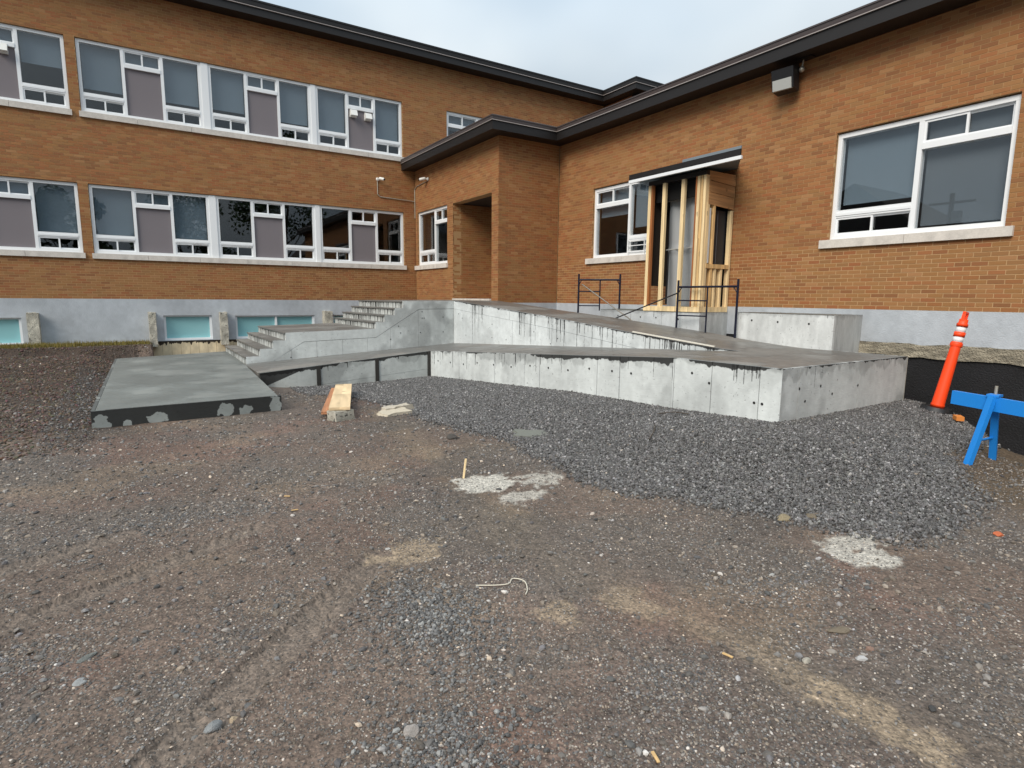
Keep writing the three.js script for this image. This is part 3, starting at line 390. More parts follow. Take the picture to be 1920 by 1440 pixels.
{ // stairs
  const b = thing('concrete_stairs', 'two-flight bare concrete stairs with damp treads climbing to the doorway', 'stairs'); const zf = -12.97, zb = -16.2;
  const prof = [[1.84, 0.3], [1.84, 0.445], [2.11, 0.445], [2.11, 0.602], [2.37, 0.602], [2.37, 0.765], [2.63, 0.765], [2.63, 0.925], [4.6, 0.97], [4.6, 1.12], [4.82, 1.12], [4.82, 1.275], [5.07, 1.275], [5.07, 1.435], [5.28, 1.435], [5.28, 1.6], [6.6, 1.615]];
  const tops = prof.map(p => [p[0], p[1]]);
  const riserT = concreteTex(3.2, 0.17, { seed: 631, wet: 0.05, damp: 0.05, runs: 26, runLen: 0.3, runW: 2.2, base: [190, 192, 189] }), rm = cmat(riserT, 0.75);
  for (let i = 0; i < prof.length - 1; i += 2) { // riser i -> i+1, tread i+1 -> i+2
    const [x, y0] = prof[i], y1 = prof[i + 1][1], x2 = (prof[i + 2] ?? [6.6])[0], y2 = (prof[i + 2] ?? [0, y1])[1]; const st = grp(x2 - x > 1 ? (i > 10 ? 'platform' : 'landing') : 'step', b);
    castFace(st, [x, zb], [x, zf - 0.052], 1, () => y1 - 0.02, () => y0 - (i ? 0 : 0.05), [], rm, 0.17, 0.08, { full: () => y1, name: 'riser' });
    if (x2 - x < 1) part('tread', box(x - 0.02, x2 + 0.05, y1 - 0.03, y1, zb, zf - 0.004), M.wetTop, st);
  }
  // landing and platform tops
  const lan = b.children.find(c => c.name === 'landing'), pla = b.children.find(c => c.name === 'platform');
  part('landing_top', prism([[2.61, zf - 0.004, 0.925], [4.6, zf - 0.004, 0.97], [4.6, zb, 0.97], [2.61, zb, 0.925]], 0.898), M.wetTop, lan);
  part('platform_top', prism([[5.26, zf - 0.05, 1.6], [6.58, zf - 0.05, 1.615], [8.04, -13.3, 1.62], [8.04, -16.2, 1.62], [5.26, zb, 1.6]], 1.57), M.wetTop, pla);
  part('core', [box(1.92, 2.7, -0.2, 0.42, zb, zf - 0.06), box(2.19, 4.8, -0.2, 0.58, zb, zf - 0.06), box(4.68, 6.5, -0.2, 1.09, zb, zf - 0.06), box(2.72, 4.7, 0.58, 0.897, zb, zf - 0.06), box(5.37, 6.55, 1.09, 1.569, zb, zf - 0.06), box(6.55, 8.04, 0.3, 1.569, zb, -13.32)], M.core, b);
  part('step_core', [box(2.19, 2.7, 0.42, 0.56, zb, zf - 0.06), box(2.45, 2.72, 0.56, 0.73, zb, zf - 0.06), box(4.9, 5.3, 1.09, 1.24, zb, zf - 0.06), box(5.15, 5.4, 1.24, 1.4, zb, zf - 0.06)], M.core, b);
  // side wall in two lifts, with the slanting pour line between them
  const seam = [[1.84, 0.0], [2.34, 0.33], [3.0, 0.72], [3.57, 0.74], [4.6, 0.77], [5.67, 1.41], [6.6, 1.42]], stm = concreteTex(4.8, 1.7, { seed: 641, wet: 0, damp: 0.02, runs: 1, runLen: 0.3, blotch: 0.9, base: [196, 198, 196], extra: (u, d) => 1 - 0.13 * ss(3.6, 4.1, u) * ss(0.36, 0.55, fbm(u * 3, d * 3, 4, 645)) }), sm = cmat(stm);
  const shapePiece = (name, pts, z0, z1) => { const s = new THREE.Shape(pts.map(p => new THREE.Vector2(p[0], p[1]))); const g = new THREE.ExtrudeGeometry(s, { depth: z1 - z0, bevelEnabled: false }); const p = g.attributes.position, uv = g.attributes.uv; for (let i = 0; i < p.count; i++) uv.setXY(i, (p.getX(i) - 1.84) / 4.8, p.getY(i) / 1.7); g.translate(0, 0, z0); return part(name, g, sm, b); };
  const seamAt = x => lut(seam, x), topAt = (x, e) => { let y = 0.3; for (const p of prof) { if (p[0] < x - 1e-6 || (Math.abs(p[0] - x) < 1e-6 && e > 0)) y = Math.max(y, p[1]); } return y; };
  shapePiece('side_wall_cap', [[2.29, 0.3], ...prof.slice(0, 1), ...prof.slice(1), [6.6, 1.424], [5.668, 1.414], [4.6, 0.774], [3.57, 0.744], [3.0, 0.724]].filter((p, i) => i !== 0).concat([[2.3, 0.3]]), zf - 0.05, zf);
  const sx = [2.3, 2.74, 3.27, 3.83, 4.4, 4.95, 5.65, 6.6];
  for (let i = 0; i < sx.length - 1; i++) { const a = sx[i] + 0.0025, c = sx[i + 1] - 0.0025; shapePiece('side_wall_panel', [[a, 0.05], [c, 0.05], [c, seamAt(c) - 0.004], ...seam.filter(p => p[0] > a && p[0] < c).reverse().map(p => [p[0], p[1] - 0.004]), [a, seamAt(a) - 0.004]], zf - 0.05, zf - 0.003); }
  tieHoles(b, { pt: (s, y, d) => [s, y, zf + d], n: [0, 1] }, [[5.75, 1.35], [6.3, 1.22], [6.3, 0.86], [5.75, 1.2], [5.8, 1.2], [5.7, 0.86], [5.2, 0.86], [4.95, 0.72], [2.72, 0.4], [3.27, 0.38], [5.15, 1.02]], 0.013);
}
{ // switchback ramp
  const b = thing('concrete_ramp', 'fresh pale concrete switchback ramp with water-streaked walls beside the brick wing', 'ramp');
  const topLow = s => lut([[0, 0.572], [2.14, 0.699], [3.22, 0.761], [4.44, 0.836], [5.44, 0.9], [6, LY]], s), topUp = s => lut([[0, 1.622], [1.19, 1.515], [2.2, 1.42], [3.43, 1.315], [4.37, 1.218], [4.96, 1.155], [5.67, 1.088], [6.2, 1.03], [6.6, 0.99], [7.06, 0.955], [7.481, LY]], s);
  const low = grp('lower_walkway', b), lr = grp('lower_ramp', b), la = grp('turning_landing', b), ur = grp('upper_ramp', b), t = 0.05;
  // walkway along the stairs
  part('walk_top', prism([[1.8, -11.35, 0.302], [5.2, -11.35, 0.572], [5.24, -11.3, 0.572], [6.6, -12.965, 0.578], [1.8, -12.965, 0.302]], -0.2), M.wetTop, low);
  const wt = x => mix(0.302, 0.572, x / 3.37); const pw = cmat(concreteTex(3.37, 0.65, { seed: 651, wet: 0.05, damp: 0.12, runs: 2, runLen: 0.15, blotch: 1, base: [180, 182, 179], extra: (u, d) => u < 0.75 && d < 0.28 - 0.32 * u ? 0.3 : 1 }), 0.8);
  const wetCol = std(0x2f2d2a, 0.6), P0 = [1.82, -11.3], P1 = [5.19, -11.3];
  castFace(low, P0, P1, 1, wt, x => wt(x) - 0.37, [1.02, 1.06, 2.17, 2.22, 3.3], pw, 0.65, t, { full: wt, proud: 0.01, name: 'form_board' });
  castFace(low, P0, P1, 1, x => wt(x) - 0.374, () => -0.15, [1.02, 1.06, 2.17, 2.22, 3.3], pw, 0.65, t - 0.004, { full: wt, name: 'footing_board' });
  for (const u of [1.04, 2.195, 3.335]) part('wet_joint', beam([1.82 + u, -0.12, -11.294], [1.82 + u, wt(u) - 0.005, -11.294], u > 3 ? 0.06 : 0.075, 0.03, [0, 0, 1]), wetCol, low);
  // lower ramp
  part('ramp_top', prism([[5.24, -11.3, 0.572], [6.04, -5.36, LY], [7.665, -5.565, LY], [6.6, -12.965, 0.578]].map(p => p), -0.2), M.wetTop, lr);
  const fm = cmat(concreteTex(6, 0.95, { seed: 661, wet: 0.07, damp: 0.14, runs: 7, runLen: 0.24, blotch: 0.7, base: [203, 205, 203] }));
  const f1 = castFace(lr, cc, cK, 1, topLow, s => -0.15, [1.05, 2.17, 3.0, 3.39, 4.66, 5.09], fm, 0.95, t, { full: topLow, proud: 0.006 });
  tieHoles(lr, f1, [0.3, 0.75, 1.2, 1.65, 2.15, 2.65, 3.15, 3.6, 4.05, 4.5, 4.95, 5.3].map((s, i) => [s, topLow(s) - 0.2 - 0.02 * (i % 3)]));
  // landing
  part('landing_top', prism([[6.04, -5.36, LY], [6.165, -3.92, LY], [9.13, -3.98, LY], [9.13, -5.46, LY], [7.665, -5.565, LY]], -0.3), M.wetTop, la);
  const lm = cmat(concreteTex(1.5, 0.95, { seed: 671, wet: 0.05, damp: 0.05, runs: 16, runLen: 0.2, runsAt: [[0.85, 1.25]], base: [205, 207, 205] })), rm = cmat(concreteTex(3.07, 0.95, { seed: 681, wet: 0.015, damp: 0.15, runs: 1, runLen: 0.2, blotch: 1, base: [198, 198, 195] }));
  const f2 = castFace(la, cK, cN, 1, () => LY, () => -0.15, [0.02, 0.59, 1.23], lm, 0.95, t, { full: () => LY, proud: 0.005 }); tieHoles(la, f2, [[0.56, 0.66], [1.18, 0.5], [1.28, 0.5], [0.3, 0.76]]);
  const f3 = castFace(la, cN, cR, 1, () => LY, () => -0.15, [0.35, 1.75], rm, 0.95, t, { full: () => LY, proud: 0.006 }); tieHoles(la, f3, [[0.5, 0.52], [0.82, 0.68], [1.1, 0.56], [1.72, 0.62], [0.36, 0.68]]);
  castFace(la, cR, [9.18, -5.46], 1, () => LY, () => -0.4, [], rm, 0.95, t, { full: () => LY, name: 'trench_face' });
  part('edge_strip', box(9.182, 9.2, 0.1, 0.925, -3.96, -3.93), std(0xb8b4a8, 0.8), la);
  // upper ramp
  const L = 7.481, dx = 1.065 / L, dz = 7.405 / L, sAt = p => (p[0] - 6.6) * dx + (p[1] + 12.97) * dz;
  { const left = [], right = []; const ss_ = [0, 1.19, 2.2, 3.43, 4.37, 4.96, 5.67, 6.2, 6.6, 7.06, 7.481]; const edge = z => lut([[-13.3, 8.05], [-10.5, 8.5], [-8.8, 8.88], [-7.6, 9.12], [-5.46, 9.16]], z);
    const gs = []; const P = ss_.map(s => { const x = 6.6 + dx * s + 0.045, z = -12.97 + dz * s - 0.005; const zr = z - 0.33 * (1 - s / L) + 0.1 * s / L; return [[x, z, topUp(s)], [edge(zr), zr, topUp(s)]]; });
    for (let i = 0; i < P.length - 1; i++) { const [a, c] = P[i], [d, e] = P[i + 1]; gs.push(prism([a, d, e, c], 0.2)); } part('ramp_top', gs, M.wetTop, ur); }
  const um = cmat(concreteTex(L, 1.15, { seed: 691, wet: 0.02, damp: 0.02, runs: 13, runW: 1.25, runLen: 0.55, base: [205, 208, 208], blotch: 0.5, runsAt: [[0.7, 1.2], [2.4, 3.0], [3.3, 3.8], [4, 5.2], [5, 6.6], [5.9, 7.1]] }));
  const seamY = s => lut([[0, 1.418], [1.92, 1.235], [3.43, 1.086], [4.38, 0.977], [5.69, 0.823], [6.4, 0.75], [7.48, 0.6]], s);
  castFace(ur, cI, cM, 1, topUp, s => Math.min(seamY(s) + 0.002, topUp(s) - 0.04), [0.77, 2.1, 3.43, 4.72, 6.42], um, 1.15, t, { full: topUp, name: 'kerb_panel' });
  castFace(ur, cI, cM, 1, s => seamY(s) - 0.003, () => 0.25, [0.76, 2.2, 3.43, 4.72, 6.05], um, 1.15, t - 0.003, { full: topUp });
  tieHoles(ur, { pt: (s, y, d) => [6.6 + dx * s - dz * d, y, -12.97 + dz * s + dx * d], n: [-dz, dx] }, [[0.35, 1.2], [1.5, 1.1], [1.5, 0.8], [2.0, 0.78], [2.9, 1.0], [3.6, 0.9], [0.5, 0.8], [0.2, 1.3], [3.4, 0.78]], 0.012);
  // timber strip screeded along the kerb
  part('screed_strip', beam([7.36, topUp(5.35) + 0.012, -7.55], [7.62, topUp(7.0) + 0.014, -6.0], 0.035, 0.02), std(0xd8d4c8, 0.6), ur);
}
{ // bay footing and bench block against the wing
  const mk = (seed, base) => cmat(concreteTex(3, 0.7, { seed, wet: 0, damp: 0.03, runs: 0.6, runLen: 0.15, blotch: 0.5, base }));
  const a = thing('concrete_footing', 'low pale concrete footing under the timber-framed bay', 'footing');
  part('core', box(9.2, 9.98, 0.4, 1.45, -10.47, -7.65), M.core, a); const ft = () => 1.452;
  const fa = castFace(a, [9.15, -10.47], [9.15, -7.6], 1, ft, () => 0.6, [1.0, 1.9], mk(701, [200, 202, 203]), 0.8, 0.05, { full: ft, name: 'front_panel' }); castFace(a, [9.202, -7.6], [9.985, -7.6], 1, ft, () => 0.6, [], mk(711, [196, 197, 196]), 0.8, 0.05, { full: ft, name: 'end_panel' });
  part('footing_top', box(9.15, 9.985, 1.45, 1.458, -10.47, -7.605), M.padTop, a); tieHoles(a, fa, [[0.6, 1.33], [1.3, 1.32], [1.75, 1.32], [2.35, 1.31]]);
  const c = thing('concrete_block', 'pale rectangular concrete block against stucco wall beside the ramp landing', 'concrete block'); const ct = () => 1.48;
  part('core', box(9.2, 9.98, 0.3, 1.475, -6.74, -5.05), M.core, c); part('block_top', box(9.15, 9.985, 1.474, 1.481, -6.75, -5.004), M.padTop, c);
  const fc = castFace(c, [9.15, -6.75], [9.15, -5.0], 1, ct, () => 0.6, [], mk(721, [208, 208, 206]), 0.8, 0.05, { full: ct, name: 'front_panel' }); castFace(c, [9.202, -5.0], [9.985, -5.0], 1, ct, () => 0.3, [], mk(731, [180, 180, 178]), 0.9, 0.05, { full: ct, name: 'end_panel' }); tieHoles(c, fc, [[0.3, 1.35], [0.8, 1.34], [1.35, 1.33]]);  // end panel base darker than the front: side shade put into the colour
}

// ------------------------------------------------------------------ timber-framed bay
{
  const b = thing('timber_bay', 'half-built timber stud bay with plastic sheeting and dark metal roof edge', 'bay frame'); const X = 9.15, z0 = -9.09, z1 = -7.605, yb = 1.46, yt = 4.1;
  part('bottom_plate', box(X - 0.02, X + 0.1, yb, yb + 0.1, z0, z1 - 0.003), M.lumber, b); part('bottom_plate', box(X + 0.1, 9.97, yb, yb + 0.1, z1 - 0.1, z1 - 0.001), M.lumber, b);
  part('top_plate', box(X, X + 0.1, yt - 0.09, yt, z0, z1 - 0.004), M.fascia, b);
  const stud = (z, m, w = 0.045, d = 0.14, y0 = yb + 0.1, y1 = yt - 0.09) => part('stud', box(X - 0.01, X - 0.01 + d, y0, y1, z, z + w), m, b);
  stud(-9.08, M.lumber, 0.075, 0.05); stud(-9.0, M.lumberOld, 0.05, 0.06); stud(-8.69, M.lumber, 0.08, 0.06); stud(-8.2, M.lumber, 0.08, 0.06); stud(-7.85, M.lumberOld, 0.035, 0.05); stud(-7.81, M.lumber, 0.06, 0.09); stud(-7.725, M.lumberB, 0.05); stud(-7.665, M.lumber, 0.055);
  // end face towards the yard
  const Z = z1, ep = (name, m, x, w, y0, y1, z = Z, d = 0.09) => part(name, box(x, x + w, y0, y1, z - d, z), m, b);
  ep('stud', M.lumber, 9.2, 0.05, yb + 0.1, 3.52); ep('stud', M.lumberB, 9.40, 0.05, yb + 0.1, 3.5, Z - 0.004); ep('stud', M.lumber, 9.92, 0.05, yb + 0.1, 3.42);
  ep('sill_rail', M.lumberB, 9.25, 0.67, 2.3, 2.38, Z + 0.008); for (const x of [9.52, 9.7]) ep('stud', M.lumber, x, 0.055, yb + 0.1, 2.3, Z - 0.006); ep('stud', M.lumberOld, 9.8, 0.045, yb + 0.1, 2.15, Z - 0.12); ep('stud', M.cladding, 9.6, 0.1, yb + 0.1, 2.3, Z - 0.14); ep('stud', M.cladding, 9.33, 0.07, yb + 0.1, 2.3, Z - 0.14);
  [[3.44, 3.66], [3.665, 3.87], [3.875, 4.09]].forEach(([a, c], i) => part('cladding_board', hexa([[9.23, a + 0.05, Z + 0.002], [9.975, a - 0.0, Z + 0.002 + 0.006 * i], [9.975, c - 0.003, Z + 0.002], [9.23, c + (i < 2 ? 0.046 : 0), Z + 0.002]], [[9.23, a + 0.05, Z - 0.03], [9.975, a, Z - 0.03], [9.975, c - 0.003, Z - 0.03], [9.23, c + (i < 2 ? 0.046 : 0), Z - 0.03]], [[a, 0.1 * i], [a, 0.8 + 0.1 * i], [c, 0.8 + 0.1 * i], [c, 0.1 * i]]), M.cladding, b));
  part('membrane', box(9.44, 9.92, 2.385, 3.42, Z - 0.13, Z - 0.12), std(0x20242c, 0.5), b); part('membrane_seam', box(9.66, 9.672, 2.385, 3.4, Z - 0.119, Z - 0.114), std(0x6a6f76, 0.5), b);
  part('downpipe', tube([9.33, 2.4, Z - 0.06], [9.33, 3.42, Z - 0.06], 0.045, 14), std(0xc4c9cc, 0.35), b);
  part('side_sheathing', box(9.2, 9.97, 1.98, 4.1, -9.085, -9.065), std(0x2f2721, 0.9), b);
  // plastic sheet hung behind the studs
  { const g = new THREE.PlaneGeometry(1.12, 2.15, 50, 40), p = g.attributes.position; for (let i = 0; i < p.count; i++) { const x = p.getX(i), y = p.getY(i); p.setZ(i, 0.04 * Math.sin(x * 13 + Math.sin(y * 1.3)) + 0.03 * (fbm(x * 4, y * 1.2, 3, 801) - 0.5) + (Math.abs(y - 0.08) < 0.04 ? 0.02 : 0)); } g.rotateY(-Math.PI / 2).translate(9.5, 2.64, -8.24); g.computeVertexNormals();
    part('plastic_sheet', g, new THREE.MeshPhysicalMaterial({ color: 0xaeb3b6, roughness: 0.5, transmission: 0.3, thickness: 0, side: THREE.DoubleSide }), b); part('sheet_batten', beam([9.43, 3.7, -8.8], [9.43, 3.74, -7.68], 0.03, 0.03), std(0x8a8680, 0.8), b); part('sheet_batten', beam([9.44, 2.72, -8.8], [9.44, 2.74, -7.68], 0.012, 0.02), std(0xa9aaa6, 0.7), b); }
  part('service_pipe', tube([9.62, 1.6, -8.9], [9.62, 3.6, -8.9], 0.025), M.blackPlastic, b);
  part('shade_panel', box(9.3, 9.33, 3.68, 4.12, -9.02, -7.66), std(0x0e0d0d, 0.9), b);  // black panel added for the interior shade above the plastic sheet
  // roof edge
  const zr0 = -9.42, zr1 = -6.72; part('roof_deck', hexa([[8.93, 4.12, zr0], [8.93, 4.12, zr1], [8.93, 4.2, zr1], [8.93, 4.2, zr0]], [[9.985, 4.2, zr0], [9.985, 4.2, -7.58], [9.985, 4.3, -7.58], [9.985, 4.3, zr0]], [[0, 0], [2, 0], [2, 0.1], [0, 0.1]]), std(0x5d6a70, 0.5), b);
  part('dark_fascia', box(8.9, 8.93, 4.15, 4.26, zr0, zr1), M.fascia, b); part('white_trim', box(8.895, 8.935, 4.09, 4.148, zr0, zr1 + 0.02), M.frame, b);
  part('roof_flashing', box(8.905, 8.925, 4.262, 4.31, -8.0, zr1 + 0.005), std(0x77828a, 0.45), b);
}

// ------------------------------------------------------------------ scaffold frames and braces
const navy = std(0x10142c, 0.45, { metalness: 0.3 });
function scaffold(name, label, A, B, y0a, y0b, y1, ladder) { // A, B plan ends
  const b = thing(name, label, 'scaffold', 'scaffold end frames on the ramp'); const at = (t, y) => [mix(A[0], B[0], t), y, mix(A[1], B[1], t)];
  part('post', tube(at(0, y0a), at(0, y1 + 0.13), 0.021), navy, b); part('post', tube(at(1, y0b), at(1, y1 + 0.13), 0.021), navy, b); part('top_bar', tube(at(0, y1), at(1, y1), 0.02), navy, b);
  part('ladder_post', tube(at(0.52, mix(y0a, y0b, 0.52)), at(0.52, y1), 0.015), navy, b); for (const y of ladder) part('rung', tube(at(0, y), at(0.52, y), 0.013), navy, b);
  for (const [t, s] of [[0, 1], [1, -1]]) part('gusset', tube(at(t, y1 - 0.13), at(t + s * 0.07, y1), 0.01, 6), navy, b);
  return b;
}
scaffold('scaffold', 'navy scaffold end frame standing in front of the timber bay', [9.0, -8.03], [9.07, -6.72], 1.15, 1.02, 1.94, [1.68, 1.39]);
scaffold('scaffold', 'navy scaffold end frame standing below the half-hidden window', [8.52, -10.52], [9.22, -9.92], 1.38, 1.48, 2.12, [1.86, 1.54]);
{ const a = tag(part('scaffold_brace', tube([8.6, 2.02, -10.5], [8.87, 1.235, -9.12], 0.013, 8), std(0x8b857c, 0.5, { metalness: 0.4 })), 'grey scaffold brace leaning from the frame below the window', 'brace'); tag(part('scaffold_brace', tube([8.98, 1.83, -8.0], [8.72, 1.28, -9.5], 0.013, 8), std(0x2b2b30, 0.5, { metalness: 0.4 })), 'dark scaffold brace leaning from the frame at the bay', 'brace'); }
tag(part('board', box(9.17, 9.45, 1.46, 1.478, -10.1, -9.35), std(0x6d6f6a, 0.9)), 'thin grey board lying on the footing under scaffold post', 'board');

// ------------------------------------------------------------------ barricade and delineator post
{
  const b = thing('sawhorse_barricade', 'bright blue A-frame barricade with one long plank beside the trench', 'barricade'); const blue = std(0x1f86dc, 0.42), p0 = [7.03, 0.735, -2.55], dir = [-0.24, -0.02, 0.97], P = t => p0.map((v, i) => v + dir[i] * t);
  part('plank', beam(P(0), P(2.4), 0.045, 0.135), blue, b);
  for (const t of [0.36, 2.1]) { const c = P(t); const l = [c[0] - 0.2, ground(c[0] - 0.2, c[2] - 0.06) - 0.015, c[2] - 0.06], r = [c[0] + 0.3, ground(c[0] + 0.3, c[2] - 0.02) - 0.015, c[2] - 0.02]; 
    const leg = grp('leg_frame', b); part('leg', beam([l[0], l[1], l[2]], [c[0] - 0.035, 0.805, c[2] + 0.02], 0.06, 0.045), blue, leg); part('leg', beam(r, [c[0] + 0.045, 0.805, c[2] + 0.02], 0.06, 0.045), blue, leg); part('cross_rod', tube([mix(l[0], c[0] - 0.035, 0.36), mix(l[1], 0.805, 0.36), mix(l[2], c[2], 0.36)], [mix(r[0], c[0] + 0.045, 0.36), mix(r[1], 0.805, 0.36), mix(r[2], c[2], 0.36)], 0.012), blue, leg); part('clamp', beam([c[0] - 0.045, 0.81, c[2] + 0.02], [c[0] + 0.06, 0.81, c[2] + 0.02], 0.1, 0.022), blue, leg);
    part('post_pin', tube([c[0] + 0.03, 0.81, c[2] + 0.02], [c[0] + 0.03, 0.9, c[2] + 0.02], 0.014), M.galv, leg); }
}
{
  const b = thing('delineator_post', 'leaning orange delineator post with two white bands at the trench edge', 'traffic post'); b.position.set(8.86, 0.30, -3.38); b.quaternion.setFromAxisAngle(new THREE.Vector3(0.534, 0, -0.833).normalize(), 0.185); b.scale.set(0.9, 1, 0.9);
  const or = std(0xff4a14, 0.5), wh = std(0xe9e9ea, 0.35);
  const lath = (pts, m, name) => { const g = new THREE.LatheGeometry(pts.map(p => new THREE.Vector2(p[0], p[1])), 22); return part(name, g, m, b); };
  lath([[0.0, 0.02], [0.088, 0.02], [0.089, 0.06], [0.082, 0.07], [0.064, 0.84], [0.078, 0.845], [0.078, 0.885], [0.068, 0.89], [0.068, 0.9], [0, 0.9]], or, 'body'); lath([[0, 0.9], [0.064, 0.9], [0.064, 0.97], [0, 0.97]], wh, 'reflective_band'); lath([[0, 0.97], [0.07, 0.97], [0.07, 1.03], [0, 1.03]], or, 'collar'); lath([[0, 1.03], [0.061, 1.03], [0.061, 1.1], [0, 1.1]], wh, 'reflective_band'); lath([[0, 1.1], [0.07, 1.1], [0.07, 1.14], [0.056, 1.15], [0.054, 1.2], [0, 1.2]], or, 'cap');
  part('handle', [new THREE.BoxGeometry(0.022, 0.1, 0.04).translate(-0.045, 1.23, 0), new THREE.BoxGeometry(0.022, 0.1, 0.04).translate(0.045, 1.23, 0), new THREE.BoxGeometry(0.112, 0.024, 0.04).translate(0, 1.285, 0)], or, b);
  const base = part('rubber_base', new THREE.CylinderGeometry(0.2, 0.23, 0.05, 8).translate(0, 0.0, 0), M.blackPlastic, b); base.rotation.z = 0.06;
}
tag(part('orange_brick_bat', new THREE.BoxGeometry(0.16, 0.05, 0.08).rotateY(0.6).translate(8.45, 0.29, -2.98), std(0xd08038, 0.8)), 'small orange broken brick lying by the delineator post', 'brick');

// ------------------------------------------------------------------ cameras, conduit, wall light
{
  const camera1 = (name, label, P, dir) => { const b = thing(name, label, 'security camera', 'security cameras near the vestibule'); b.position.set(...P); b.rotation.y = dir; part('base', new THREE.CylinderGeometry(0.055, 0.055, 0.05, 14).rotateX(Math.PI / 2).translate(0, 0, 0.025), M.whitePlastic, b); part('arm', tube([0, 0, 0.04], [0, 0.01, 0.11], 0.018), M.whitePlastic, b); part('housing', new THREE.CapsuleGeometry(0.045, 0.13, 4, 12).rotateX(Math.PI / 2 + 0.25).translate(0, 0.0, 0.19), M.whitePlastic, b); part('lens', new THREE.CylinderGeometry(0.03, 0.03, 0.02, 12).rotateX(Math.PI / 2).translate(0, -0.03, 0.3), M.blackPlastic, b); };
  camera1('security_camera', 'white security camera on the two-storey wing above lower windows', [6.78, 5.39, -18.65], 0.5); camera1('security_camera', 'white security camera on the vestibule side wall', [8.06, 5.37, -17.55], -Math.PI / 2 - 0.5);
  const c = thing('conduit', 'thin metal conduit joining the two security cameras in the corner', 'conduit'); const run = pts => { for (let i = 0; i < pts.length - 1; i++) { part('pipe', tube(pts[i], pts[i + 1], 0.014), M.galv, c); } };
  run([[6.78, 5.33, -18.63], [6.78, 4.93, -18.63], [6.86, 4.86, -18.63], [8.03, 4.82, -18.62]]); run([[8.04, 4.28, -18.6], [8.04, 4.85, -18.6]]); run([[8.04, 4.85, -18.6], [8.04, 5.2, -18.6], [8.04, 5.27, -18.45], [8.045, 5.33, -17.6]]);
  const l = thing('wall_light', 'dark box floodlight with clear lens hung under the eaves', 'light fixture'); part('housing', hexa([[9.68, 5.31, -6.74], [9.72, 5.31, -6.36], [9.66, 5.64, -6.36], [9.62, 5.64, -6.74]], [[9.86, 5.27, -6.74], [9.88, 5.27, -6.36], [9.84, 5.7, -6.36], [9.82, 5.7, -6.74]], [[0, 0], [1, 0], [1, 1], [0, 1]]), M.blackPlastic, l); part('lens', hexa([[9.655, 5.30, -6.71], [9.695, 5.30, -6.39], [9.67, 5.47, -6.39], [9.63, 5.47, -6.71]], [[9.7, 5.30, -6.71], [9.74, 5.30, -6.39], [9.7, 5.47, -6.39], [9.66, 5.47, -6.71]], [[0, 0], [1, 0], [1, 1], [0, 1]]), std(0xa9aba8, 0.15), l);
  part('knuckle', new THREE.SphereGeometry(0.05, 12, 8).translate(9.86, 5.6, -6.32), M.galv, l); part('stem', tube([9.86, 5.6, -6.32], [9.86, 5.77, -6.3], 0.013), M.galv, l); part('mount_plate', box(9.8, 9.92, 5.745, 5.765, -6.42, -6.12), M.blackPlastic, l);
}

